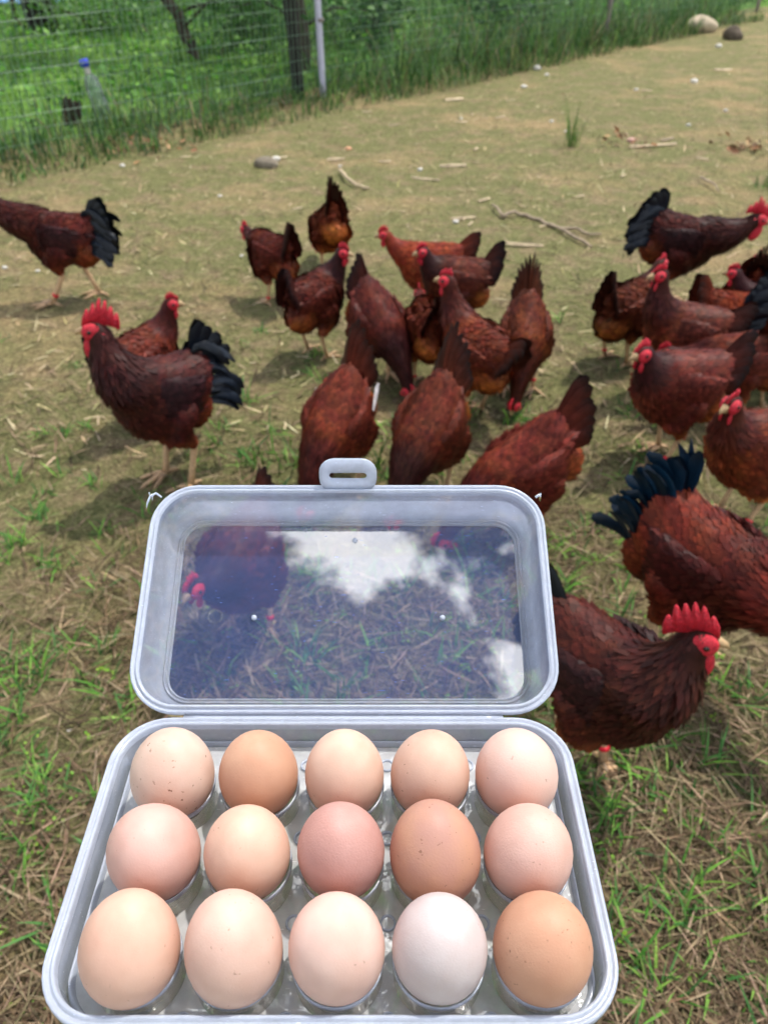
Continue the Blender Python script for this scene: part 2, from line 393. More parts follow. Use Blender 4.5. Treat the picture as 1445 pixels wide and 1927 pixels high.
# the woven wire, one part
mb = MB(); H_F = 1.35
tv = np.arange(-PT - 0.4, 2 * PT, 0.048)
def wire_box(a, b, r):
    a, b = rel(a), rel(b); t = (b - a) / np.linalg.norm(b - a); up = np.array([0, 0, 1.0]) if abs(t[2]) < 0.9 else np.array([FD[0], FD[1], 0])
    s1 = np.cross(t, up); s1 /= np.linalg.norm(s1); s2 = np.cross(s1, t)
    ring = lambda c: np.array([c + r * s1, c + r * s2, c - r * s1, c - r * s2]); mb.rings([ring(a), ring(b)], False, False)
for t in tv:
    w = 0.010 * math.sin(t * 3.1); j = random.uniform(-0.008, 0.008)
    wire_box([*fpt(t + j, w), 0.0], [*fpt(t - j, w * 1.5), H_F], 0.0028)
for k_, zz in enumerate(np.arange(0.06, H_F, 0.095)):
    ts = np.arange(-PT - 0.4, 2 * PT, 0.6)
    r = 0.0024 if k_ % 3 == 2 else 0.0016
    for a, b in zip(ts[:-1], ts[1:]):
        f = lambda t: zz + 0.02 * math.sin(t * 1.2 + k_ * 0.3) - 0.02 * math.cos(t / PT * 2 * math.pi)
        wire_box([*fpt(a, 0.010 * math.sin(a * 3.1)), f(a)], [*fpt(b, 0.010 * math.sin(b * 3.1)), f(b)], r)
tag(link('wire_mesh', mb.mesh('wire_mesh', False), M['wire'], fence), kind='stuff')

# ------------------------------------------------------------------ grass along the fence and the meadow behind it
def strip_grass(name, n_, t0, t1, o0, o1, hfun, cols, seed, wd=(0.006, 0.014), lean=0.55, bend=1.0, dry=0.08):
    g = np.random.default_rng(seed)
    t = g.uniform(t0, t1, n_); o = o0 + (o1 - o0) * g.random(n_)
    # clumping
    cl = 0.5 + 0.5 * np.sin(t * 5.1 + 2.2 * np.sin(o * 4.0 + t)) * np.cos(o * 6.3 + 1.7 * np.sin(t * 2.3)); k = g.random(n_) < 0.35 + 0.65 * cl
    t, o = t[k], o[k]; n2 = len(t)
    P = np.zeros((n2, 3)); P[:, :2] = F0 + np.outer(t, FD) + np.outer(o, FN)
    L = hfun(t, o) * g.uniform(0.35, 1.15, n2) * (.72 + .45 * np.sin(t * 9.1 + 3 * np.sin(o * 5.0)) * np.sin(t * 3.7 + 1.0))
    C = palette(cols, n2, 0.35, g); dr = g.random(n2) < dry; C[dr] = palette(STRAW, dr.sum(), 0.2, g)
    V, F, C = blades(P, L, g.uniform(*wd, n2), g.uniform(0, 2 * np.pi, n2), np.abs(g.normal(0, lean * 0.6, n2)), np.abs(g.normal(bend * 0.7, 0.5, n2)), C, 5)
    return tag(link(name, mesh_from(name, V, [F], True, C), M['grass']), kind='stuff')
edge = lambda t: 0.10 + 0.10 * np.sin(t * 2.7) + 0.06 * np.sin(t * 7.7)
def h_front(t, o):
    base = np.interp(t, [-6, -2.5, -1.0, 0.3, 1.5, 5.0, 8.0], [0.40, 0.40, 0.38, 0.42, 0.80, 0.80, 0.65])
    return base * np.clip(0.35 + 0.9 * (0.62 + edge(t) - o), 0.25, 1.0)
o = strip_grass('tall_grass', 17000, -6.0, 9.5, -0.50, 0.62, h_front, DKGREEN + [lin(118, 146, 74), lin(52, 84, 44)], 3, (0.006, 0.016), 0.85, 1.25, 0.16)
tag(o, 'tall green grass growing through the wire fence', 'grass')
o = strip_grass('meadow_grass', 34000, -10.0, 14.0, -9.0, -0.4, lambda t, o: np.interp(t, [-6, 0, 2, 8], [0.24, 0.28, 0.75, 0.65]) + 0 * o, GREEN + DKGREEN, 4, (0.010, 0.024), 0.7, 1.2, 0.03)
tag(o, 'green meadow grass beyond the wire fence', 'grass')

# broad leaved ground cover beyond the fence
def leaf_quads(P, L, Wd, Nrm, D, cols):
    """diamond leaves folded along the midrib: 6 vertices, 4 triangles"""
    n_ = len(P); Sd = np.cross(Nrm, D)
    a = P; t = P + D * L[:, None]; m_ = P + D * (0.5 * L)[:, None]
    lw = m_ + Sd * (Wd / 2)[:, None] + Nrm * (0.12 * Wd)[:, None]; rw = m_ - Sd * (Wd / 2)[:, None] + Nrm * (0.12 * Wd)[:, None]
    V = np.stack([a, lw, t, rw], 1).reshape(-1, 3)
    i = np.arange(n_)[:, None] * 4
    F = np.concatenate([i + np.array([[0, 2, 1]]), i + np.array([[0, 3, 2]])])
    return V, F, np.repeat(cols, 4, axis=0)
def unit(v): return v / (np.linalg.norm(v, axis=-1, keepdims=True) + 1e-12)
g = np.random.default_rng(8); n_ = 22000
P = np.zeros((n_, 3)); tt = g.uniform(-9, 13, n_); oo = -g.uniform(0.5, 13, n_)
P[:, :2] = F0 + np.outer(tt, FD) + np.outer(oo, FN); P[:, 2] = g.uniform(0.02, 0.30, n_) * (0.6 + 0.4 * np.sin(tt * 2.1) * np.sin(oo * 1.7))
Nr = unit(np.stack([g.normal(0, 0.5, n_), g.normal(0, 0.5, n_), np.ones(n_)], 1)); D = unit(np.cross(Nr, unit(g.normal(0, 1, (n_, 3)))))
L = g.uniform(0.05, 0.13, n_)
V, F, C = leaf_quads(P, L, L * g.uniform(0.5, 0.9, n_), Nr, D, palette([lin(84, 134, 44), lin(104, 157, 55), lin(62, 109, 37), lin(128, 169, 76)], n_, 0.3, g))
tag(link('meadow_herbs', mesh_from('meadow_herbs', V, [F], False, C), M['leaf']), 'low broad leaved weeds covering the ground beyond the fence', 'weeds', kind='stuff')

# ------------------------------------------------------------------ trees and shrubs beyond the fence
def tree(name, label, base, path, r0, r1, crown_c, crown_r, nleaf, seed, mat, leafcols, leafsize=(0.07, 0.14), low=(), grp=None):
    g = np.random.default_rng(seed)
    root = empty(name, (base[0], base[1], 0)); tag(root, label, 'tree', grp)
    pts = [np.array(p, float) for p in path]; fine = []
    for a, b in zip(pts[:-1], pts[1:]):
        for s_ in np.linspace(0, 1, 5)[:-1]: fine.append(a + (b - a) * s_ + g.normal(0, 0.012, 3))
    fine.append(pts[-1]); nn = len(fine); rad = [r0 + (r1 - r0) * i / (nn - 1) for i in range(nn)]; rad[0] *= 1.25
    mb = MB(); mb.tube(fine, rad, 10)
    ends = []
    crown_c = np.array(crown_c, float); crown_r = np.array(crown_r, float)
    for i in range(11):
        a = fine[int(nn * g.uniform(0.6, 0.98))]; e = crown_c + unit(g.normal(0, 1, 3)) * crown_r * g.uniform(0.45, 0.9)
        c = (a + e) / 2 + np.array([0, 0, 0.15]); mb.tube([a, (a + c) / 2 + g.normal(0, .04, 3), c, (c + e) / 2, e], [r1 * .8, r1 * .65, r1 * .5, r1 * .3, 0.008], 6); ends += [c, e, (c + e) / 2]
    for (a, e) in low:
        a, e = np.array(a, float), np.array(e, float); c = (a + e) / 2 + np.array([0, 0, 0.12]); mb.tube([a, c, e], [0.022, 0.014, 0.005], 6)
    link('trunk', mb.mesh('trunk'), mat, root)
    P = []
    cl = np.array(ends)[g.integers(0, len(ends), 90)] + g.normal(0, 1, (90, 3)) * crown_r * 0.22
    P.append(cl[g.integers(0, 90, nleaf)] + g.normal(0, 0.17, (nleaf, 3)))
    for (a, e) in low:
        m_ = 70; s_ = g.random((m_, 1)) ** 0.6; P.append(np.array(a) * (1 - s_) + np.array(e) * s_ + g.normal(0, 0.10, (m_, 3)) + np.array([0, 0, 0.06]))
    P = np.concatenate(P); k = len(P)
    Nr = unit(np.stack([g.normal(0, .55, k), g.normal(0, .55, k), np.ones(k)], 1)); D = unit(np.cross(Nr, unit(g.normal(0, 1, (k, 3)))))
    L = g.uniform(*leafsize, k)
    V, F, C = leaf_quads(P, L, L * g.uniform(.55, .8, k), Nr, D, palette(leafcols, k, 0.3, g))
    link('crown', mesh_from('crown', V, [F], False, C), M['leaf'], root)
    return root
LC = [lin(74, 120, 46), lin(92, 137, 58), lin(58, 102, 42), lin(113, 150, 81)]
b1 = at(84, 66); tree('dark_tree', 'thick dark tree trunk standing beyond the fence', b1, [(0, 0, -.1), (0, 0, .9), (-.1, .1, 2.2), (0, .2, 3.6)], .22, .12, (0, .5, 5.2), (2.0, 1.8, 1.3), 2600, 21, M['bark_dark'], LC)
b2 = at(378, 118); tree('leaning_tree', 'slim brown tree leaning over behind the wire fence', b2, [(0, 0, -.1), (-.22, .05, .45), (-.52, .15, 1.1), (-.8, .4, 2.3)], .075, .045, (-.9, .8, 3.4), (1.3, 1.2, .9), 1800, 22, M['bark'], LC, low=[((-.15, 0, .35), (.55, -.3, .62)), ((-.3, .1, .6), (.8, -.2, .80)), ((-.4, .1, .8), (-1.0, -.4, .75)), ((-.2, .1, .5), (1.1, .1, .55))])
b3 = at(572, 138); tree('dark_tree', 'dark tree trunk right behind the pale metal post', b3, [(0, 0, -.1), (-.05, .02, .6), (-.12, .1, 1.6), (-.1, .2, 2.8)], .12, .08, (.2, .7, 4.0), (1.5, 1.4, 1.0), 2000, 23, M['bark'], LC, low=[((-.05, 0, .5), (-.7, -.3, .62)), ((-.05, 0, .7), (-.9, .2, .85)), ((-.03, 0, .4), (.7, .3, .55))])
b4 = at(660, 70); tree('slender_tree', 'slender dark tree growing out of high grass', b4, [(0, 0, -.1), (.03, .02, .8), (.1, .1, 1.9), (.2, .2, 2.9)], .08, .05, (.4, .6, 4.1), (1.3, 1.3, .9), 1500, 24, M['bark_dark'], LC, low=[((.02, 0, .5), (.8, -.4, .62)), ((.02, 0, .7), (-.8, -.4, .7))])
b5 = at(38, 52); tree('slender_tree', 'thin sapling beside the thick dark trunk', b5, [(0, 0, -.1), (-.05, .02, .8), (-.15, .1, 1.8)], .04, .02, (-.2, .2, 2.3), (.7, .7, .6), 700, 25, M['bark'], LC)
def shrub(name, label, px, py, r, h, seed, cols, nl=900):
    g = np.random.default_rng(seed); base = at(px, py); root = empty(name, (base[0], base[1], 0)); tag(root, label, 'shrub')
    mb = MB(); tips = []
    for i in range(9):
        a = g.uniform(0, 6.28); e = np.array([math.cos(a) * r * g.uniform(.3, 1), math.sin(a) * r * g.uniform(.3, 1), h * g.uniform(.6, 1)])
        mb.tube([(0, 0, -.03), e * [.3, .3, .5], e], [.012, .008, .003], 5); tips += [e, e * .75, e * [.4, .4, .55]]
    link('stem', mb.mesh('stem'), M['bark'], root)
    P = np.array(tips)[g.integers(0, len(tips), nl)] + g.normal(0, .12 * r + .04, (nl, 3)); P[:, 2] = np.abs(P[:, 2]) + .02
    Nr = unit(np.stack([g.normal(0, .6, nl), g.normal(0, .6, nl), np.ones(nl)], 1)); D = unit(np.cross(Nr, unit(g.normal(0, 1, (nl, 3))))); L = g.uniform(.06, .13, nl)
    V, F, C = leaf_quads(P, L, L * g.uniform(.5, .8, nl), Nr, D, palette(cols, nl, .3, g))
    link('foliage', mesh_from('foliage', V, [F], False, C), M['leaf'], root)
PALE = [lin(112, 153, 88), lin(134, 167, 109), lin(88, 134, 64), lin(72, 118, 50)]
shrub('leafy_shrub', 'pale leaved bush between the leaning tree and the metal post', 470, 92, .75, .85, 31, PALE, 1100)
shrub('leafy_shrub', 'bright bush at the foot of the thick dark trunk', 190, 66, 1.0, .55, 32, LC, 800)
shrub('leafy_shrub', 'dark bush in the high grass right of the metal post', 700, 95, .8, .8, 33, DKGREEN, 900)
shrub('leafy_shrub', 'dense dark bush behind the high grass before the grey post', 960, 70, 1.1, .8, 34, DKGREEN, 1100)

# pale blue sheet beyond the trees
mb = MB(); c0 = at(60, 14); g = np.random.default_rng(5)
rows_ = []
for i in range(9):
    rows_.append(np.array([[c0[0] - 4 + j * .7, c0[1] + i * .6 + .3 * math.sin(j * .9), .10 + .05 * math.sin(i * 1.3 + j * 1.9) + .04 * g.random()] for j in range(12)]))
mb.rings(rows_, False, False, None, closed=False)
sh = link('blue_sheet', mb.mesh('blue_sheet'), mat_simple('blue_tarpaulin', lin(104, 152, 206), .5, .4, .15, 3.0))
so_ = sh.modifiers.new('thickness', 'SOLIDIFY'); so_.thickness = .01
tag(sh, 'pale blue sheet spread on the grass beyond the dark trunk', 'sheet')

# clear bottle with blue cap in the weeds behind the fence
bb = fpt(-1.98, -0.50); broot = empty('plastic_bottle', (bb[0], bb[1], 0)); broot.rotation_euler = (R(4), R(-9), 0)
tag(broot, 'tall cloudy plastic bottle with a blue cap in the weeds behind the fence', 'bottle')
def lathe(prof, k=20, mb=None, c=(0, 0, 0), cap0=False, cap1=False, col=None):
    mb = mb or MB(); a = np.linspace(0, 2 * np.pi, k, endpoint=False)
    mb.rings([np.stack([c[0] + r * np.cos(a), c[1] + r * np.sin(a), np.full(k, c[2] + z)], 1) for r, z in prof], cap0, cap1, col); return mb
link('bottle_body', lathe([(.05, 0), (.062, .01), (.064, .2), (.060, .21), (.064, .22), (.064, .30), (.05, .35), (.025, .385)], cap0=True).mesh('bottle_body'), mat_plastic('cloudy_bottle', .34, (.34, .42, .38), 1.4, .2), broot)
link('neck', lathe([(.025, .385), (.027, .40), (.027, .44)]).mesh('neck'), M['pebble'], broot)
link('cap', lathe([(.036, .435), (.036, .48), (.032, .486)], cap0=True, cap1=True).mesh('cap'), mat_simple('blue_cap', lin(36, 58, 190), .4, .4), broot)
# weathered board beside the bottle
def board(name, label, c, size, rot, mat, cat='board'):
    mb = MB(); hx, hy, hz = size; g = np.random.default_rng(abs(hash(name)) % 1000 if False else 9)
    xs = np.linspace(-hx, hx, 7); rr = []
    for x in xs:
        j = g.normal(0, hz * .15, 8).reshape(4, 2)
        rr.append(np.array([[x, -hy + j[0, 0], -hz], [x, hy + j[1, 0], -hz], [x, hy + j[2, 0], hz + j[2, 1]], [x, -hy + j[3, 0], hz + j[3, 1]]]))
    mb.rings(rr); o = link(name, mb.mesh(name, False), mat, None, c, rot); tag(o, label, cat); return o
c_ = fpt(-2.22, -0.60); board('weathered_board', 'dark weathered board propped up in the weeds beside the blue capped bottle', (c_[0], c_[1], .10), (.07, .012, .10), (R(8), R(14), R(40)), M['bark'])

# ------------------------------------------------------------------ stones, chips and sticks on the yard
def rock(name, label, px, py, r, mat, seed, cat='stone', grp=None, squash=(1, .75, .6), rz=0.0):
    g = np.random.default_rng(seed); bm = bmesh.new(); bmesh.ops.create_icosphere(bm, subdivisions=2 if r < .03 else 3, radius=1.0)
    k1, k2 = g.normal(0, 1.4, (5, 3)), g.uniform(0, 6.28, 5)
    for v in bm.verts:
        p = np.array(v.co); s_ = 1 + .10 * sum(math.sin(float(p @ k1[i]) * 1.3 + k2[i]) for i in range(5)) * .7
        v.co = Vector(p * s_ * np.array(squash) * r)
    me = bpy.data.meshes.new(name); bm.to_mesh(me); bm.free()
    me.polygons.foreach_set('use_smooth', np.ones(len(me.polygons), bool))
    p = at(px, py); z = float(gz(p[0], p[1]))
    o = link(name, me, mat, None, (p[0], p[1], z + r * squash[2] * .55), (0, 0, rz)); tag(o, label, cat, grp); return o
rock('boulder', 'rounded tan boulder at the edge of the high grass', 1316, 60, .22, M['stone'], 41, 'boulder', None, (1, .8, .62))
rock('stone', 'dark stone lying next to the rounded tan boulder', 1376, 74, .13, M['stone_dark'], 42, 'stone', None, (1, .8, .8))
rock('stone', 'grey stone with a dark end lying out on the bare yard', 498, 315, .085, mat_simple('grey_stone', lin(124, 114, 98), .85, .2, .6, 14.0, .6), 43, 'stone', None, (1.1, .6, .55), R(-20))
rock('stone', 'small cream stone touching the grey dark ended stone', 518, 302, .03, M['pebble'], 44, 'stone', None, (1.2, .8, .6))
g = np.random.default_rng(77)
def chip(px, py, lpx, ang, mat, label, name='wood_chip', cat='wood chip', grp=None, wr=.22):
    p = at(px, py); depth = p[1] * cP + CAM_H * sP; Lm = lpx / FPX * depth
    mb = MB(); xs = np.linspace(-Lm / 2, Lm / 2, 6); rr = []; w0 = Lm * wr / 2
    for i, x in enumerate(xs):
        w = w0 * (0.55 + .45 * math.sin(math.pi * (i + .7) / 6.4)) * g.uniform(.8, 1.15); h = min(.010, w0 * .6)
        yo = g.normal(0, w0 * .12)
        rr.append(np.array([[x, yo - w, 0], [x, yo - w * .4, h * g.uniform(.8, 1.3)], [x, yo + w * .5, h * g.uniform(.8, 1.3)], [x, yo + w, 0], [x, yo, -h * .3]]))
    mb.rings(rr)
    o = link(name, mb.mesh(name, False), mat, None, (p[0], p[1], float(gz(p[0], p[1])) + .008), (R(g.uniform(-8, 8)), R(g.uniform(-3, 3)), R(ang))); tag(o, label, cat, grp)
CH = 'pale splinter of wood lying on the bare yard'; CG = 'wood chips scattered on the yard'
for (px, py, lp, an) in [(888, 217, 16, 70), (868, 233, 22, 12), (940, 224, 20, 25), (895, 281, 26, 70), (852, 313, 50, -3), (910, 378, 32, 40), (632, 299, 34, 20), (724, 304, 24, 5), (741, 236, 18, 0), (526, 298, 30, 15),
                         (884, 425, 22, 65), (1090, 372, 22, 30), (1172, 332, 20, 50), (1320, 300, 24, -30), (1360, 130, 40, 20), (960, 190, 18, 20), (1215, 172, 22, -10), (560, 392, 20, 30), (350, 300, 20, 15), (260, 262, 18, 30), (690, 214, 18, 0), (1020, 430, 22, 35)]:
    chip(px, py, lp, an, M['wood'], CH, grp=CG)
chip(853, 188, 38, 22, M['wood'], 'broad pale slab of wood on the yard below the grass edge', 'wood_slab', 'wood slab', None, .42)
chip(800, 337, 56, -22, M['wood'], 'thin pale stick on the yard between the chips and the far hens', 'stick', 'stick', None, .12)
chip(985, 469, 72, -3, M['wood'], 'straight whitish stick on the yard below the forked branch', 'stick', 'stick', None, .15)
chip(872, 414, 46, 5, M['wood'], 'short whitish stick beside the end of the forked branch', 'stick', 'stick', None, .2)
chip(1228, 276, 96, 14, M['wood'], 'long pale strip of wood right of the lone grass tuft', 'stick', 'stick', None, .10)
chip(1255, 264, 40, 40, M['wood_grey'], 'short grey twig crossing the long pale strip of wood', 'stick', 'stick', None, .14)
PB = 'small white pebble on the bare yard'; PG = 'white pebbles on the yard'
for (px, py, r) in [(1305, 154, .040), (1010, 134, .045), (1028, 144, .025), (985, 165, .03), (1350, 90, .045), (1196, 170, .025), (1365, 206, .022), (867, 224, .018), (415, 372, .014), (790, 318, .02), (857, 421, .018), (232, 316, .018), (132, 1378, .006), (1037, 231, .018), (1295, 234, .02), (72, 512, .012), (12, 508, .014), (1063, 250, .012), (640, 312, .014), (455, 482, .01)]:
    rock('pebble', PB, px, py, r, M['pebble'], int(px + py), 'pebble', PG)
rock('stone', 'small orange tan stone in the middle of the bare yard', 656, 279, .025, mat_simple('orange_stone', lin(206, 156, 120), .8, .2, .2, 30.0), 91)
rock('stone', 'small pinkish stone beside the long pale strip of wood', 1186, 268, .03, mat_simple('pink_stone', lin(200, 160, 146), .8, .2, .2, 30.0), 92)
def stick(name, label, pxs, r0, r1, mat, branches=(), z=.012):
    root_p = at(*pxs[0]); mb = MB()
    def path(pp): return [np.array([*(at(a, b_)[:2] - root_p[:2]), z + .012 * math.sin(i * 1.9) + .01]) for i, (a, b_) in enumerate(pp)]
    def dens(p):
        o_ = []
        for a, b_ in zip(p[:-1], p[1:]):
            for s_ in (0, .33, .66): o_.append(a + (b_ - a) * s_ + g.normal(0, .003, 3))
        return o_ + [p[-1]]
    P = dens(path(pxs)); mb.tube(P, np.linspace(r0, r1, len(P)) * g.uniform(.85, 1.15, len(P)), 7)
    for bpx, a, b_ in branches:
        P = dens(path(bpx)); mb.tube(P, np.linspace(a, b_, len(P)), 6)
    o = link(name, mb.mesh(name), mat, None, (root_p[0], root_p[1], 0)); tag(o, label, 'branch'); return o
stick('forked_branch', 'long forked grey branch lying across the bare yard', [(945, 414), (965, 409), (990, 410), (1025, 425), (1065, 447), (1110, 472)], .012, .009, M['wood_grey'],
      [([(945, 414), (934, 402), (925, 390)], .010, .006), ([(1050, 438), (1080, 440), (1105, 447), (1130, 446)], .011, .005)])
stick('bent_stick', 'bent pale stick behind the hens with raised tails', [(640, 326), (652, 343), (672, 354), (694, 358)], .013, .010, M['wood'])
stick('bare_twig', 'thin bare twig near the right edge grass clump', [(1315, 340), (1340, 355), (1352, 366)], .008, .004, M['wood_grey'])

# ------------------------------------------------------------------ birds
def bez(p0, p1, p2, p3, n_):
    t = np.linspace(0, 1, n_)[:, None]
    return (1 - t) ** 3 * p0 + 3 * (1 - t) ** 2 * t * p1 + 3 * (1 - t) * t ** 2 * p2 + t ** 3 * p3
def u1(v): v = np.asarray(v, float); return v / (np.linalg.norm(v) + 1e-12)

POSES = {  # body pitch (nose down), head position, beak angle below horizontal
    'up':   dict(pitch=-8, head=(.122, .415), beak=4),
    'tall': dict(pitch=-14, head=(.108, .455), beak=0),
    'mid':  dict(pitch=-2, head=(.178, .365), beak=8),
    'low':  dict(pitch=7, head=(.240, .270), beak=20),
    'peck': dict(pitch=26, head=(.225, .080), beak=62),
    'stoop': dict(pitch=15, head=(.310, .170), beak=40),
}
HEN = dict(back=lin(87, 36, 23), breast=lin(100, 43, 24), neck=lin(65, 25, 19), fluff=lin(146, 77, 38), tail=lin(27, 18, 16), wing=lin(85, 35, 24))
HEN_DARK = dict(back=lin(76, 30, 21), breast=lin(78, 31, 21), neck=lin(48, 20, 19), fluff=lin(130, 65, 32), tail=lin(22, 18, 20), wing=lin(74, 29, 21))
HEN_RUST = dict(back=lin(111, 47, 27), breast=lin(128, 57, 30), neck=lin(111, 43, 24), fluff=lin(161, 89, 43), tail=lin(40, 23, 17), wing=lin(107, 45, 27))
ROO = dict(back=lin(61, 21, 16), breast=lin(50, 18, 13), neck=lin(50, 18, 14), fluff=lin(104, 47, 24), tail=lin(10, 17, 26), wing=lin(39, 15, 16))
ROO_RED = dict(back=lin(91, 35, 20), breast=lin(57, 21, 16), neck=lin(85, 31, 20), fluff=lin(107, 48, 25), tail=lin(12, 36, 54), wing=lin(61, 22, 17))

TF_CACHE = {}
def tail_feather(L, Wd, base, d, nrm, bend, bdir, col, tipcol, rows=7):
    """one long feather: a strip with a raised midrib, curling towards bdir along its length"""
    d, nrm, bdir = u1(d), u1(nrm), u1(bdir); p = np.array(base, float); V, C = [], []
    for i in range(rows):
        s_ = i / (rows - 1); a = bend * s_; dd = u1(d * math.cos(a) + bdir * math.sin(a)) if bend else d
        if i: p = p + dd * L / (rows - 1)
        nn = u1(nrm - dd * float(nrm @ dd)); sd = np.cross(dd, nn)
        w = Wd * (.40 + 1.6 * s_ - 1.05 * s_ ** 2) if s_ < .9 else Wd * .60
        if i == rows - 1: w = Wd * .34
        V += [p - sd * w / 2 - nn * w * .10, p + nn * w * .06, p + sd * w / 2 - nn * w * .10]
        c = np.array(col) * (1 - s_ ** 3) + np.array(tipcol) * s_ ** 3; C += [c, c * .8, c]
    Q = []
    for i in range(rows - 1):
        for j in (0, 1): a = i * 3 + j; Q.append((a, a + 1, a + 4, a + 3))
    return mesh_from('tail_feather', np.array(V), [np.array(Q)], True, np.array(C))

def small_feathers(P, Nr, Fl, L, Wd, lift, cols, g):
    """many little overlapping feathers lying along the flow Fl on the skin"""
    n_ = len(P); T = unit(Fl - Nr * np.sum(Fl * Nr, 1, keepdims=True)); T = unit(T + g.normal(0, .10, (n_, 3))); Sd = unit(np.cross(Nr, T))
    rows = []
    for s_, w, h, e in ((-.25, .5, -.04, 0), (.25, 1.0, .05, .05), (.65, .85, .10, .06)):
        c = P + T * (s_ * L)[:, None] + Nr * (h * L * lift)[:, None]; dr = Nr * (e * Wd)[:, None]
        rows += [c - Sd * (Wd * w / 2)[:, None] - dr, c + Sd * (Wd * w / 2)[:, None] - dr]
    rows.append(P + T * (.95 * L)[:, None] + Nr * (.12 * L * lift)[:, None])
    V = np.stack(rows, 1).reshape(-1, 3); i = np.arange(n_)[:, None] * 7
    Q = np.concatenate([i + np.array([[0, 1, 3, 2]]), i + np.array([[2, 3, 5, 4]])]); T3 = i + np.array([[4, 5, 6]])
    tipm = g.uniform(.9, 2.0, (n_, 1)); C = np.stack([cols] * 4 + [cols * (1 + (tipm - 1) * .5)] * 2 + [cols * tipm], 1).reshape(-1, 3)
    return V, Q, T3, C

def sample_surface(me, n_, g):
    me.calc_loop_triangles(); nt = len(me.loop_triangles); tri = np.empty(nt * 3, np.int32); me.loop_triangles.foreach_get('vertices', tri); tri = tri.reshape(-1, 3)
    co = np.empty(len(me.vertices) * 3, np.float32); me.vertices.foreach_get('co', co); co = co.reshape(-1, 3).astype(float)
    nv = np.empty(len(me.vertices) * 3, np.float32); me.vertices.foreach_get('normal', nv); nv = nv.reshape(-1, 3).astype(float)
    a, b, c = co[tri[:, 0]], co[tri[:, 1]], co[tri[:, 2]]; ar = np.linalg.norm(np.cross(b - a, c - a), axis=1)
    i = g.choice(nt, n_, p=ar / ar.sum()); r1, r2 = np.sqrt(g.random(n_)), g.random(n_)
    w = np.stack([1 - r1, r1 * (1 - r2), r1 * r2], 1)[:, :, None]
    P = (co[tri[i]] * w).sum(1); Nr = unit((nv[tri[i]] * w).sum(1))
    return P, Nr, co

def evaluated(ob):
    dg = bpy.context.evaluated_depsgraph_get(); dg.update()
    me = bpy.data.meshes.new_from_object(ob.evaluated_get(dg)); return me

def rotm(fwd, up=(0, 0, 1)):
    x = u1(fwd); y = u1(np.cross(up, x)); z = np.cross(x, y); return np.stack([x, y, z], 1)

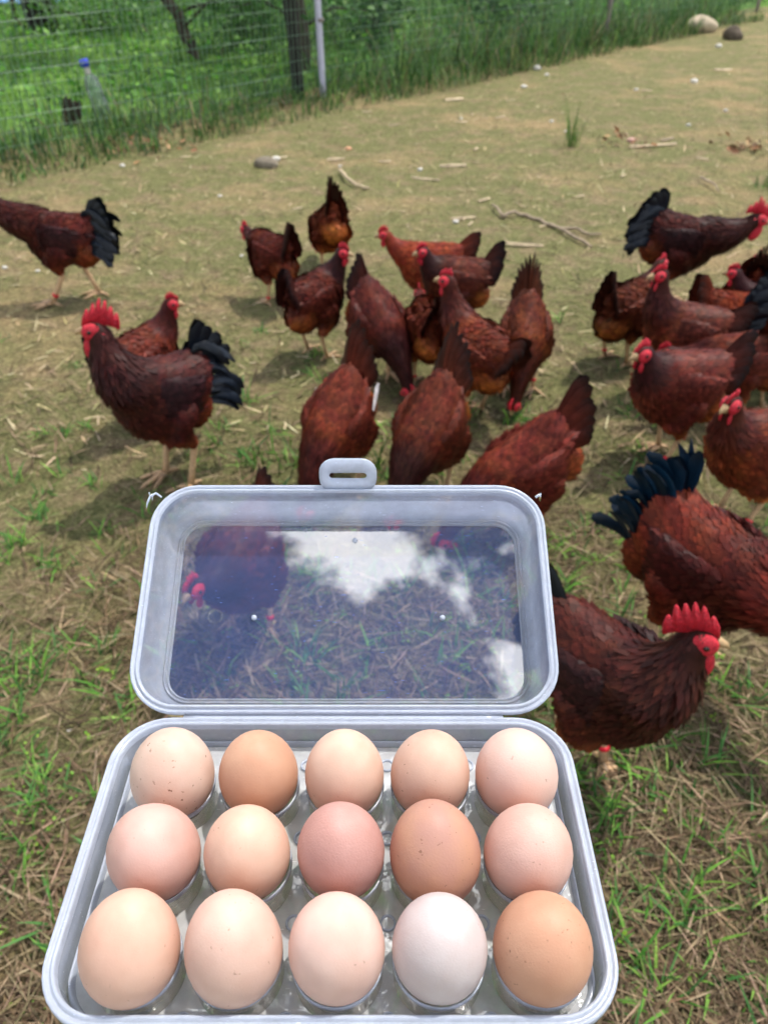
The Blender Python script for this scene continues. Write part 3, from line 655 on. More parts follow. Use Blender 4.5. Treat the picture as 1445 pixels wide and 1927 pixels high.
def bird(kind, label, px, py, heading, pose, scale=1.0, seed=1, pal=None, yaw=0.0, nf=2200, step=0.0, band=None, tail_el=None, head_dx=0.0, head_dz=0.0, group=None, comb=1.0, tail_len=1.0, xy=None, curl=112, fan=.85, pale=False, leg=0.0):
    g = np.random.default_rng(seed); roo = kind == 'rooster'
    pal = pal or (ROO if roo else HEN); ps = POSES[pose]; gt = np.random.default_rng(seed + 500); tf = gt.uniform(.80, 1.28) * np.array([1, gt.uniform(.9, 1.16), gt.uniform(.85, 1.1)]); pal = {k: np.array(v) * (tf if k != 'tail' else 1) for k, v in pal.items()}
    s_ = scale * (1.04 if roo else .95); hz = (.258 if roo else .232) * s_ + (.02 * s_ if pose in ('up', 'tall') else 0)
    hz += leg
    if pose == 'peck': hz -= .012 * s_
    pit = R(ps['pitch'] - (6 if roo and pose in ('up', 'mid') else 0))
    C0 = np.array([0, 0, hz]); KX = .82
    cp, sp = math.cos(pit), math.sin(pit)
    def B(x, y, z):
        x = x * KX; return C0 + s_ * np.array([x * cp + z * sp, y, -x * sp + z * cp])
    BF, BU = np.array([cp, 0, -sp]), np.array([sp, 0, cp])
    # --- torso
    mb = MB(); ang = np.linspace(0, 2 * np.pi, 20, endpoint=False)
    st = [(-.185, .075, .012, .02), (-.165, .062, .036, .045), (-.12, .028, .074, .080), (-.05, .002, .093, .102), (.02, -.004, .096, .106), (.08, .004, .085, .098), (.125, .022, .062, .078), (.15, .035, .03, .045)]
    mb.rings([np.array([B(x, .95 * w * math.cos(a) * (1 - .10 * math.sin(a)), z + h * math.sin(a)) for a in ang]) for x, z, w, h in st])
    fl_c = B(-.115, 0, -.035); mb.blob(fl_c, np.array([.062, .072, .066]) * s_, rotm(BF), 14, 10)
    # --- neck and head
    hx, hzz = (ps['head'][0] + head_dx) * s_, (ps['head'][1] + head_dz) * s_ * (1.08 if roo else 1.0); HD = np.array([hx, 0, hzz])
    yr = R(yaw); HD = HD + np.array([-(1 - math.cos(yr)) * .03, math.sin(yr) * .05, 0]) * s_
    S0 = B(.075, 0, .035); v = HD - S0; vl = np.linalg.norm(v); vh = v / vl
    c1 = S0 + .40 * vl * u1(BF * .75 + vh * .7); c2 = HD - .35 * vl * u1(vh + np.array([-.35, 0, .25 if v[2] > 0 else -.2]))
    NK = bez(S0, c1, c2, HD, 14); un = np.linspace(0, 1, 14)
    r_b, r_m, r_t = (.078, .050, .030) if roo else (.070, .041, .026)
    NR = s_ * np.interp(un, [0, .25, .55, .85, 1], [r_b, r_b * .86, r_m, r_t * 1.05, r_t * .92])
    mb.tube(NK, NR, 14)
    bd = R(ps['beak']); hb = np.array([math.cos(bd) * math.cos(yr), math.cos(bd) * math.sin(yr), -math.sin(bd)])
    HR = rotm(hb); mb.blob(HD + HR @ (np.array([.010, 0, .004]) * s_), np.array([.031, .021, .023]) * s_, HR, 14, 10)
    # --- thighs, hocks, feet
    feet = []
    for sgn in (1, -1):
        fx = -.014 * s_ + (step if sgn > 0 else -step); fy = sgn * .052 * s_
        hock = np.array([fx - (.030 if step == 0 else .5 * fx + .03) * s_, sgn * .056 * s_, .112 * s_ * (1.12 if roo else 1.0) + leg * .8])
        if step and sgn < 0: hock = np.array([fx * .55, sgn * .056 * s_, .125 * s_])
        hip = B(-.015, sgn * .055, -.035); knee = hip * .55 + hock * .45 + np.array([.030, 0, .004]) * s_
        mb.tube([hip + np.array([0, 0, .03]) * s_, hip, knee, hock + np.array([0, 0, .012]) * s_], np.array([.05, .056, .042, .016]) * s_, 12)
        feet.append((sgn, hock, np.array([fx, fy, 0.0])))
    if xy is None: w = at(px, py)
    else: w = np.array([*xy, 0.0])
    gzw = float(gz(w[0], w[1]))
    root = empty('rooster' if roo else 'hen', (w[0], w[1], gzw), R(heading)); tag(root, label, 'rooster' if roo else 'hen', group)
    tmp = link('tmp', mb.mesh('tmp'))
    rm = tmp.modifiers.new('r', 'REMESH'); rm.mode = 'VOXEL'; rm.voxel_size = .0075 * s_
    sm = tmp.modifiers.new('s', 'SMOOTH'); sm.factor = .5; sm.iterations = 7
    me = evaluated(tmp); bpy.data.objects.remove(tmp, do_unlink=True); me.name = 'body'
    # --- plumage fields
    nk_t = unit(np.gradient(NK, axis=0)); legs_ = [(f[1], f[0]) for f in feet]
    def field(P):
        Q = (P - C0) / s_; bx = Q[:, 0] * cp - Q[:, 2] * sp; bz = Q[:, 0] * sp + Q[:, 2] * cp      # body frame
        dn = np.linalg.norm(P[:, None] - NK[None], axis=2) / NR[None]; ni = dn.argmin(1); dn = dn.min(1)
        neckw = np.clip((1.75 - dn) / .5, 0, 1) * np.clip((un[ni] - .05) / .22, 0, 1)
        thigh = np.clip((-.075 - bz) / .03, 0, 1) * (np.abs(bx) < .08)
        flow = -BF[None] * (1 - neckw[:, None]) - nk_t[ni] * neckw[:, None]
        low = np.clip((-.02 - bz) / .06, 0, 1); flow = flow + np.array([0, 0, -.55]) * low[:, None] * (1 - neckw[:, None]) + np.array([0, 0, -1.6]) * thigh[:, None]
        front = np.clip((bx - .01) / .09, 0, 1); rear = np.clip((-.055 - bx) / .05, 0, 1) * np.clip((.02 - bz) / .05, 0, 1)
        col = np.array(pal['back'])[None] * (1 - front[:, None]) + np.array(pal['breast'])[None] * front[:, None]
        fw = np.clip(rear + .75 * thigh, 0, 1)[:, None]; col = col * (1 - fw) + np.array(pal['fluff'])[None] * fw
        nw = neckw[:, None]; col = col * (1 - nw) + np.array(pal['neck'])[None] * nw
        patch = .5 + .5 * np.sin(P[:, 0] * 31 / s_ + seed) * np.sin(P[:, 2] * 27 / s_ + 2 * seed) * np.sin(P[:, 1] * 23 / s_ + seed * .7)
        p2 = np.sin(P[:, 0] * 71 / s_ + 3 * seed + 3 * np.sin(P[:, 2] * 37 / s_)) * np.sin(P[:, 2] * 63 / s_ + seed + 2 * np.sin(P[:, 1] * 41 / s_))
        col = col * (.72 + .50 * patch + .10 * p2)[:, None]; col[:, 1] *= 1 + .18 * p2
        hd = np.linalg.norm(P - HD, axis=1) / s_
        if roo: L = .021 + .020 * neckw + .016 * np.clip((-.05 - bx) / .05, 0, 1) * (bz > 0)
        else: L = .025 + .004 * neckw
        L = L * np.clip(hd / .09, .28, 1); Wd = L * np.where(neckw > .4, .30, .60); Wd = np.where(rear > .5, Wd * .7, Wd)
        return flow, col, L * s_, Wd * s_, hd, rear
    co = np.empty(len(me.vertices) * 3, np.float32); me.vertices.foreach_get('co', co); co = co.reshape(-1, 3).astype(float)
    col = field(co)[1]; ca = me.color_attributes.new('Col', 'FLOAT_COLOR', 'POINT'); c4 = np.ones((len(co), 4), np.float32); c4[:, :3] = col; ca.data.foreach_set('color', c4.ravel())
    me.polygons.foreach_set('use_smooth', np.ones(len(me.polygons), bool))
    me.materials.clear(); body = link('body', me, M['plumage'], root)
    P, Nr, _ = sample_surface(me, int(nf * 1.7), g); fl, col, L, Wd, hd, rear = field(P)
    # bare face: nothing forward of the head centre
    q = (P - HD) @ HR / s_; keep = ~((q[:, 0] > -.006) & (hd < .05) & (q[:, 2] < .017)); keep &= ~((q[:, 0] > .018) & (hd < .05))
    P, Nr, fl, col, L, Wd, rear = [a[keep] for a in (P, Nr, fl, col, L, Wd, rear)]
    cc = col * g.uniform(.68, 1.35, (len(P), 1)) * g.uniform(.94, 1.06, (len(P), 3))
    V, Q4, T3, C = small_feathers(P, Nr, fl, L * g.uniform(.8, 1.2, len(P)), Wd, 1.25 + 1.2 * rear, cc, g)
    tag(link('plumage', mesh_from('plumage', V, [Q4, T3], True, C), M['plumage'], root), kind='stuff')
    # --- wings
    for sgn in (1, -1):
        wb = MB(); ws = [(.085, .018, .044, .010, .030), (.06, .016, .069, .016, .054), (.01, .008, .079, .018, .066), (-.05, .008, .076, .016, .060), (-.10, .018, .060, .012, .044), (-.145, .032, .042, .007, .024), (-.170, .040, .032, .004, .008)]
        wb.rings([np.array([B(x, sgn * (yy + t_ * math.cos(a)), zz + h * math.sin(a)) for a in (np.linspace(0, 2 * np.pi, 14, endpoint=False) * sgn)]) for x, zz, yy, t_, h in ws])
        wm = wb.mesh('wing'); nw = int(nf * .26); P, Nr, co2 = sample_surface(wm, nw * 2, g); 
        Nr = Nr * np.sign(np.sum(Nr * (P - (C0 + np.array([0, sgn * .06 * s_, 0]))), 1, keepdims=True)); k = Nr[:, 1] * sgn > -.15; P, Nr = P[k], Nr[k]
        bx = ((P - C0) / s_) @ BF; tt = np.clip((.08 - bx) / .22, 0, 1); L = (.016 + .036 * tt) * s_ * g.uniform(.8, 1.15, len(P))
        fl = -BF[None] + np.array([0, 0, .10])[None] - BU[None] * .10 + g.normal(0, .05, (len(P), 3))
        wc = np.array(pal['wing'])[None] * g.uniform(.65, 1.4, (len(P), 1)) * g.uniform(.93, 1.07, (len(P), 3))
        V, Q4, T3, C = small_feathers(P, Nr, fl, L, L * (.62 - .30 * tt), np.full(len(P), .7), wc, g)
        nb = len(co2); bm_q = np.concatenate([np.asarray(x).reshape(-1, 4) for x in wb.Q]); bm_t = np.concatenate([np.asarray(x).reshape(-1, 3) for x in wb.T])
        VV = np.concatenate([co2, V]); CC = np.concatenate([np.tile(np.array(pal['wing']), (nb, 1)), C])
        link('wing', mesh_from('wing', VV, [np.concatenate([bm_q, Q4 + nb]), np.concatenate([bm_t, T3 + nb])], True, CC), M['plumage'], root)
    if pale:
        for sgn, bx_, bz_ in ((1, -.075, .045), (-1, .0, .055)):
            f = tail_feather(.085 * s_, .020 * s_, B(bx_, sgn * .097, bz_ - .02), -BF * .95 + BU * .30 + np.array([0, -sgn * .12, 0]), (0, sgn, .35), .1, -BU, lin(206, 200, 196), lin(214, 210, 208)); f.name = 'pale_feather'
            link('pale_feather', f, M['plumage'], root)
    # --- tail
    tb = B(-.150, 0, .062); blk = np.array(pal['tail'])
    el0 = tail_el if tail_el is not None else (62 if roo else 46)
    def TD(el, y): e = R(el); return BF * -math.cos(e) + BU * math.sin(e) + np.array([0, y, 0])
    if not roo:
        for i in range(14):
            sgn = 1 if i % 2 else -1; j = i // 2; el = el0 + 14 - 6.0 * j + g.normal(0, 1.5); L = (.140 - .012 * j) * s_ * tail_len * g.uniform(.93, 1.05)
            fc = np.array(pal['back']) * g.uniform(.7, 1.1)
            f = tail_feather(L, .050 * s_, tb + np.array([0, sgn * (.005 + .005 * j), 0]) * s_ - BU * .007 * j * s_ + BF * .012 * s_, TD(el, sgn * (.03 + .05 * j)), (0.05, sgn * 1.0, .25), .12, -BF - BU * .3, fc, blk)
            link('tail_feather', f, M['plumage'], root)
    else:
        for i in range(10):      # upright main tail
            sgn = 1 if i % 2 else -1; j = i // 2; el = el0 + 22 * fan - 12 * fan * j + g.normal(0, 3); L = (.140 - .004 * j) * s_ * tail_len * g.uniform(.92, 1.06)
            f = tail_feather(L, .050 * s_, tb + np.array([0, sgn * (.008 + .004 * j), 0]) * s_ - BU * .007 * j * s_, TD(el, sgn * (.04 + .03 * j)), (0.05, sgn * 1.0, .25), .35, -BF - BU * .5, blk, blk * .6)
            link('tail_feather', f, M['tail'], root)
        for i in range(36):     # curved sickles and coverts
            sgn = 1 if i % 2 else -1; j = i // 2; el = el0 + 28 * fan - 5.2 * fan * j + g.normal(0, 8); L = (.190 - .0045 * j) * s_ * tail_len * g.uniform(.85, 1.1)
            f = tail_feather(L, (.029 if i < 8 else .026) * s_, tb + np.array([0, sgn * (.012 + .0022 * j), 0]) * s_ - BU * .005 * j * s_ + BF * (.016 - .002 * j) * s_, TD(el, sgn * (.06 + .020 * j)), (-.1 + .3 * g.normal(), sgn * 1.0, .5 + .45 * g.normal()), R(curl + 14 * g.normal()), -BF * .75 - BU * .8 + np.array([0, sgn * .15, 0]), blk * g.uniform(.5, 1.9), blk * g.uniform(.3, 1.2), 9)
            link('sickle_feather', f, M['tail'], root)
    # --- comb, face, wattles, beak, eyes
    ks = s_ * (1.0 if roo else .62) * comb
    nC = 31; us = np.linspace(0, 1, nC); npt = 6 if roo else 5
    hcomb = (.050 if roo else .040) * ks * (np.sin(np.pi * np.clip(us * .82 + .12, 0, 1)) ** .7) * (.56 + .44 * np.abs(np.sin(np.pi * npt * us)) ** .9)
    lcomb = (.085 if roo else .070) * ks; x0 = .036 * s_
    base_z = .020 * s_ * np.sqrt(np.clip(1 - ((x0 - lcomb * us - .010 * s_) / (.055 * s_)) ** 2, .05, 1)); VV = []
    bl = g.normal(0, .12); hcomb = hcomb * np.interp(us, np.linspace(0, 1, 9), g.uniform(.82, 1.15, 9))
    for i in range(nC):
        x = x0 - lcomb * us[i]; zb = base_z[i] - .003 * s_; zt = zb + hcomb[i] + .004 * s_; t_ = .0055 * ks
        lean_ = bl * hcomb[i]; xr = x - .30 * hcomb[i]
        VV += [HD + HR @ np.array([x, -t_, zb]), HD + HR @ np.array([xr, -t_ * .35 + lean_, zt]), HD + HR @ np.array([xr, t_ * .35 + lean_, zt]), HD + HR @ np.array([x, t_, zb])]
    cb = MB(); VV = np.array(VV).reshape(nC, 4, 3); cb.rings(list(VV)); link('comb', cb.mesh('comb'), M['comb'], root)
    fb = MB()
    for sgn in (1, -1): fb.blob(HD + HR @ (np.array([.014, sgn * .0115, .001]) * s_), np.array([.021, .0125, .020]) * s_ * (1.14 if roo else 1.0), HR, 12, 8)
    face = link('face', fb.mesh('face'), M['comb'], root)
    for sgn in (1, -1):
        wbm = MB(); kw = ks * (1.25 if roo else .95)
        wbm.blob(HD + HR @ np.array([.020 * s_, sgn * .012 * s_, -.022 * s_ - .017 * kw]), np.array([.017, .006, .028]) * kw, HR, 12, 8); link('wattle', wbm.mesh('wattle'), M['comb'], root)
        if roo:
            eb = MB(); eb.blob(HD + HR @ np.array([-.010 * s_, sgn * .021 * s_, -.014 * s_]), np.array([.010, .005, .017]) * s_, HR, 10, 7); link('ear_lobe', eb.mesh('ear_lobe'), M['comb'], root)
        ey = MB(); ey.blob(HD + HR @ (np.array([.017, sgn * (.0252 if roo else .0232), .006]) * s_), np.array([.0052, .003, .0052]) * s_, HR, 10, 7); link('eye', ey.mesh('eye'), M['eye'], root)
    bk = MB(); bp_ = [np.array([.028, 0, .003]), np.array([.038, 0, .003]), np.array([.049, 0, -.001]), np.array([.056, 0, -.008])]
    bk.tube([HD + HR @ (p * s_) for p in bp_], np.array([.0105, .0090, .0058, .0012]) * s_, 10)
    bl_ = [np.array([.028, 0, -.006]), np.array([.037, 0, -.006]), np.array([.044, 0, -.007])]; bk.tube([HD + HR @ (p * s_) for p in bl_], np.array([.0085, .0065, .0015]) * s_, 8)
    link('beak', bk.mesh('beak'), M['beak'], root)
    # --- legs
    for sgn, hock, ft in feet:
        lg = MB(); sr = (.0088 if roo else .0070) * s_; gl = np.array([0, 0, .012 * s_])
        lg.tube([hock + np.array([0, 0, .03 * s_]), hock, hock * .5 + (ft + gl) * .5, ft + gl], [sr * 1.1, sr * 1.25, sr * .95, sr * 1.2], 9)
        for k, (ta, tl) in enumerate(((0, .070), (34, .058), (-34, .058), (168, .030))):
            a = R(ta + g.normal(0, 5)); d = np.array([math.cos(a), math.sin(a), 0]); tl = tl * s_ * (1.12 if roo else 1.0)
            lg.tube([ft + gl, ft + d * tl * .35 + np.array([0, 0, .013 * s_]), ft + d * tl * .7 + np.array([0, 0, .009 * s_]), ft + d * tl + np.array([0, 0, .006 * s_]), ft + d * tl * 1.2 + np.array([0, 0, .001])], np.array([.0072, .0062, .0055, .0040, .0010]) * s_ * (1.15 if roo else 1.0), 7)
        lo = link('leg', lg.mesh('leg'), M['leg'], root)
        if band and band[0] == sgn:
            c = hock * .30 + (ft + gl) * .70; ax = u1(hock - ft); bn = MB(); bn.tube([c - ax * .006 * s_, c - ax * .003 * s_, c + ax * .003 * s_, c + ax * .006 * s_], np.array([1.25, 1.5, 1.5, 1.25]) * sr, 12)
            link('leg_band', bn.mesh('leg_band'), M[band[1]], lo)
    return root

bird('rooster', 'rooster with black tail striding off with its head out of the picture', 140, 566, 182, 'mid', 1.05, 1, ROO, 0, 2600, .09, (1, 'band_red'), head_dx=.06, head_dz=.03, tail_len=.85)
bird('rooster', 'dark rooster with big red comb standing upright beside a hen on dry grass', 330, 908, 234, 'tall', 1.06, 2, ROO, -46, 3800, 0, None, 78, tail_len=.95)
bird('hen', 'hen craning its neck behind the upright dark rooster', 298, 792, 55, 'up', 1.0, 3, HEN, -40, 2200)
bird('hen', 'hen with its head tucked away standing apart on the far left of the flock', 517, 562, 134, 'mid', .98, 4, HEN, 0, 1900, 0, (1, 'band_red'), 58, head_dz=-.06)
bird('hen', 'hen feeding head down with pointed black tail straight up and orange rump', 622, 508, 112, 'peck', 1.0, 5, HEN, 0, 1900, 0, None, 60, tail_len=1.15)
bird('hen', 'hen with red face looking out and a black fan tail, tawny underside', 602, 664, 52, 'up', 1.0, 6, HEN_DARK, -70, 2000, 0, None, 62)
bird('hen', 'dark hen bending down to the ground with its comb low beside its red leg band', 712, 712, -62, 'peck', 1.05, 7, HEN_DARK, 0, 2200, 0, (-1, 'band_red'), 20)
bird('hen', 'orange necked hen half hidden behind a darker hen', 800, 596, 176, 'mid', 1.0, 8, HEN_RUST, 0, 1900, 0, None, 30)
bird('hen', 'dark hen with red face and a high black tipped tail before the orange necked hen', 845, 636, 186, 'up', 1.0, 9, HEN_DARK, 12, 2100, 0, None, 50, head_dz=-.03)
bird('hen', 'hen with long dark upright neck and rounded black tail in the crowd centre', 880, 778, 128, 'tall', 1.05, 10, HEN, 30, 2600, 0, None, 36)
bird('hen', 'hen mostly hidden behind the long necked hen, red band on its leg', 802, 716, 96, 'low', .98, 11, HEN, 0, 1900, 0, (1, 'band_red'), 40)
bird('hen', 'hen head down with tail held up in a tall brown spike', 975, 738, -97, 'peck', 1.0, 12, HEN, -28, 2200, 0, (1, 'band_red'), 34, tail_len=1.35)
bird('hen', 'hen with pale wing feathers feeding behind the latch of the egg box lid', 640, 922, -112, 'peck', 1.04, 13, HEN, 0, 3600, 0, None, 28, tail_len=1.3, pale=True)
bird('hen', 'dark mahogany hen feeding behind the lid between two other feeding hens', 802, 938, -116, 'peck', 1.06, 14, HEN_DARK, 0, 3600, 0, None, 28, tail_len=1.3)
bird('hen', 'hen with slanting dark tail feeding beside the corner of the lid', 966, 1010, 206, 'peck', 1.06, 15, HEN, 0, 3800, 0, None, 24, tail_len=1.2)
bird('hen', 'hen seen through the clear lid facing out with its feet apart', 470, 1190, -104, 'mid', .98, 16, HEN_DARK, -15, 3000, 0, (1, 'band_red'), 40, head_dz=-.04)
bird('rooster', 'big dark rooster with bright red serrated comb standing close beside the egg box', 1102, 1474, -62, 'tall', .94, 18, ROO, 46, 5200, 0, (1, 'band_red'), 46, head_dx=-.004, head_dz=.012, tail_len=.85, leg=.036)
bird('rooster', 'red brown rooster with blue green tail bending its neck down', 1268, 1250, -54, 'low', 1.10, 19, ROO_RED, 0, 5200, 0, None, 84, head_dz=.02, tail_len=.74, curl=44, fan=.32)
bird('hen', 'upright red hen with pale beak standing partly out of the picture', 1366, 980, 196, 'up', 1.08, 20, HEN, 20, 3000, 0, (1, 'band_red'))
bird('hen', 'dark hen with blackish tail walking towards the tail of the blue tailed rooster', 1232, 864, 196, 'up', 1.12, 21, HEN_DARK, 8, 3000, .03, (1, 'band_red'), 40, head_dz=-.04)
bird('hen', 'hen with bright pink red face and smooth dark neck held high in the crowd', 1248, 742, 182, 'tall', 1.06, 22, HEN, 10, 2600, 0, None, 30)
bird('hen', 'brown hen turned away with a small pointed tail at the edge of the crowd', 1160, 680, 42, 'mid', 1.0, 23, HEN, 0, 2300, 0, (1, 'band_red'), 62)
bird('rooster', 'rooster with ragged black tail raised, leaning forward behind the crowd', 1258, 578, -12, 'low', 1.04, 24, ROO, 0, 2600, 0, None, 72, head_dz=.07, tail_len=.85)
bird('hen', 'hen with dark tail turned away before the head of the rooster with ragged tail', 1385, 638, 66, 'low', 1.0, 25, HEN, 0, 2000, 0, None, 64)
bird('hen', 'tawny hen squeezed in behind the pink faced hen', 1350, 694, 8, 'low', .98, 26, HEN_RUST, 0, 1900, 0, None, 34)
bird('rooster', 'rooster with glossy blue black tail at the picture edge', 1500, 728, -28, 'mid', 1.04, 27, ROO, 0, 2300, 0, None, 58, tail_len=.85)
bird('hen', 'hen with orange rump at the picture edge under the glossy tail', 1458, 776, 24, 'low', 1.0, 28, HEN_RUST, 0, 2000, 0, None, 36)
bird('hen', 'hen wedged between the pink faced hen and the dark hen with blackish tail', 1352, 786, 178, 'low', 1.0, 29, HEN, 0, 2200, 0, None, 34)
bird('hen', 'russet hen in the thick of the crowd under the ragged tailed rooster', 1425, 690, 150, 'mid', 1.0, 30, HEN_DARK, 0, 2000, 0, None, 40)

# ------------------------------------------------------------------ the egg box, held level above the ground
BX, BY, BZ = -0.0250, 0.210, 1.012            # centre of the open rim
HX, HY, RC = 0.1350, 0.0835, 0.031
def rr(hx, hy, r, n_=10):
    P = []
    for cx_, cy_, a0 in ((hx - r, hy - r, 0), (-hx + r, hy - r, 90), (-hx + r, -hy + r, 180), (hx - r, -hy + r, 270)):
        for a in np.linspace(a0, a0 + 90, n_): P.append((cx_ + r * math.cos(R(a)), cy_ + r * math.sin(R(a))))
    return np.array(P)
def ring(inset, z, hx=HX, hy=HY, r=RC): 
    p = rr(hx - inset, hy - inset, max(r - inset, .006)); return np.concatenate([p, np.full((len(p), 1), z)], 1)
def prof_mesh(name, prof, cap1=False, cap0=False, fn=None, smooth=True):
    mb = MB(); rg = [ring(i, z) for i, z in prof]
    if fn is not None: rg = [fn(r_) for r_ in rg]
    mb.rings(rg, cap0, cap1); me = mb.mesh(name, smooth)
    return me
box = empty('egg_box', (BX, BY, BZ - .058)); tag(box, 'open milky plastic egg box holding fifteen eggs', 'egg box')
UPV = Vector((0, 0, .058))
o = link('base', prof_mesh('base', [(.0085, -.058), (.0065, -.054), (.0042, -.009), (.0030, -.0075)]), M['plastic'], box, UPV)
link('base_rim', prof_mesh('base_rim', [(.0030, -.0075), (.0004, -.0070), (0, -.0060), (0, -.0010), (.0006, -.0002), (.0020, 0), (.0024, -.0012), (.0036, -.0013), (.0040, .0002), (.0052, .0004), (.0060, -.0006), (.0064, -.0040)]), M['rim'], o)
link('inner_wall', prof_mesh('inner_wall', [(.0064, -.0040), (.0076, -.030), (.0090, -.050), (.0110, -.0535)], cap1=True), M['plastic'], o)
# front catch
mb = MB(); 
for x0, x1 in ((-.021, .0),): 
    rg = []
    for yy, zz in ((-HY + .0035, -.004), (-HY - .0012, -.004), (-HY - .0030, -.012), (-HY - .0030, -.022), (-HY + .0035, -.024)):
        rg.append(np.array([[x0, yy, zz], [x1, yy, zz]]))
    mb.rings(rg, False, False, None, closed=False)
fc = link('front_catch', mb.mesh('front_catch', False), M['rim'], box, UPV); sd_ = fc.modifiers.new('t', 'SOLIDIFY'); sd_.thickness = .0015

# lid, swung far back on its hinge
LA = R(27); LV = np.array([0, math.cos(LA), math.sin(LA)]); LN = np.array([0, -math.sin(LA), math.cos(LA)])
HINGE = np.array([0, HY + .0022, .0005]); LHY = .0788
def lidf(r_, hy=LHY):
    """ring in lid plane (x, v, w) -> box frame"""
    r_ = np.array(r_, float); v = r_[:, 1] + LHY - .0004
    return HINGE + r_[:, :1] * np.array([1.0, 0, 0]) + v[:, None] * LV + r_[:, 2:3] * LN
def lring(i, z, r=RC): return ring(i, z, HX, LHY, r)
def lprof(name, prof, cap1=False):
    mb = MB(); mb.rings([lidf(lring(i, z)) for i, z in prof], False, cap1); return mb.mesh(name)
lid = link('lid', lprof('lid', [(.0058, -.0015), (.0064, -.010), (.0074, -.020), (.0086, -.0275), (.0100, -.0315), (.0120, -.0335)]), M['plastic_lid'], box, UPV)
link('lid_rim', lprof('lid_rim', [(.0052, -.0075), (.0010, -.0070), (0, -.0055), (0, -.0008), (.0006, 0), (.0020, .0003), (.0024, -.0008), (.0034, -.0008), (.0038, .0006), (.0050, .0006), (.0058, -.0015)]), M['rim'], lid)
link('panel_bead', lprof('panel_bead', [(.0120, -.0335), (.0127, -.0323), (.0134, -.0323), (.0140, -.0334), (.0144, -.0348), (.0150, -.0334), (.0156, -.0334), (.0162, -.0350)]), M['plastic_lid'], lid)
pm = MB(); pm.rings([lidf(lring(.0162, -.0350)), lidf(lring(.0172, -.0350))], False, True); link('clear_panel', pm.mesh('clear_panel', False), M['clear'], lid)
# moulding marks on the clear panel
def lpt(px_, v_, w): return HINGE + np.array([px_, 0, 0]) + (v_ + LHY - .0004) * LV + w * LN
def lid_disc(name, x, v, r0, r1, h, mat):
    mb = MB(); a = np.linspace(0, 2 * np.pi, 20, endpoint=False)
    P = lambda r_, w: np.array([lpt(x + r_ * math.cos(t), v + r_ * math.sin(t), w) for t in a])
    mb.rings([P(r1, -.0350), P(r1 * .98, -.0350 + h), P((r0 + r1) / 2, -.0350 + h), P(r0, -.0350)] if r0 else [P(r1, -.0350), P(r1 * .8, -.0350 + h), P(r1 * .3, -.0350 + h * 1.1)], False, not r0)
    link(name, mb.mesh(name), mat, lid)
lid_disc('mould_ring', -.0920, -.006, .0045, .0049, .0004, M['cup']); lid_disc('mould_ring', .0900, -.006, .0045, .0049, .0004, M['cup'])
for x, v in ((-.065, -.007), (.0655, -.007), (.004, .051)): lid_disc('mould_nub', x, v, 0, .0020, .0016, M['rim'])
# latch tab with its slot
mb = MB(); TDV = (LN * .80 + LV * .60); tb0 = lpt(0, LHY - .0015, -.0005)
def tabring(hx, hy, r, off, c=.0088):
    p = rr(hx, hy, r, 6); return np.array([tb0 + np.array([x, 0, 0]) + TDV * (c + y) + off for x, y in p])
TN = np.cross(TDV, [1.0, 0, 0]); TN /= np.linalg.norm(TN)
mb.rings([tabring(.0130, .0024, .0023, TN * .0008), tabring(.0150, .0042, .0040, TN * .0008), tabring(.0155, .0050, .0048, TN * .0018), tabring(.0170, .0072, .0065, TN * .0016), tabring(.0176, .0085, .0075, TN * .0008), tabring(.0186, .0105, .0090, TN * .0022), tabring(.0195, .0122, .0100, TN * .0020), tabring(.0200, .0128, .0104, 0), tabring(.0196, .0124, .0100, -TN * .0012), tabring(.0130, .0024, .0023, -TN * .0010), tabring(.0130, .0024, .0023, TN * .0008)], False, False)
link('latch_tab', mb.mesh('latch_tab'), M['rim'], lid)
# hinge strip between base and lid
mb = MB(); xs = (-.098, .098); rg = []
for p_ in (np.array([0, HY - .001, -.0030]), np.array([0, HY + .0010, -.0015]), np.array([0, HY + .0028, -.0022]), np.array([0, HY + .0046, -.0010]), np.array([0, HY + .0060, .0010])):
    rg.append(np.array([p_ + [x, 0, 0] for x in np.linspace(*xs, 20)]))
mb.rings(rg, False, False, None, closed=False); hg = link('hinge', mb.mesh('hinge'), M['rim'], box, UPV); sd_ = hg.modifiers.new('t', 'SOLIDIFY'); sd_.thickness = .0008
# ragged threads of flash on the lid corners
mb = MB(); cL = lpt(-HX + .006, LHY - .010, .0)
mb.tube([cL, cL + [-.004, .002, .002], cL + [-.008, .001, .0005], cL + [-.0105, -.002, -.004], cL + [-.0115, -.004, -.009]], [.0007, .0009, .0010, .0008, .0005], 6)
mb.tube([cL + [-.0085, .001, .0005], cL + [-.0088, .002, .003]], [.0007, .0004], 5); mb.tube([cL + [-.0065, .001, .001], cL + [-.007, -.001, -.003]], [.0006, .0003], 5)
link('plastic_thread', mb.mesh('plastic_thread'), M['rim'], lid)
mb = MB(); cR = lpt(HX - .005, LHY - .010, .0); mb.tube([cR, cR + [.003, .001, .002], cR + [.0035, 0, -.003]], [.0012, .0014, .0006], 5); link('plastic_thread', mb.mesh('plastic_thread'), M['rim'], lid)

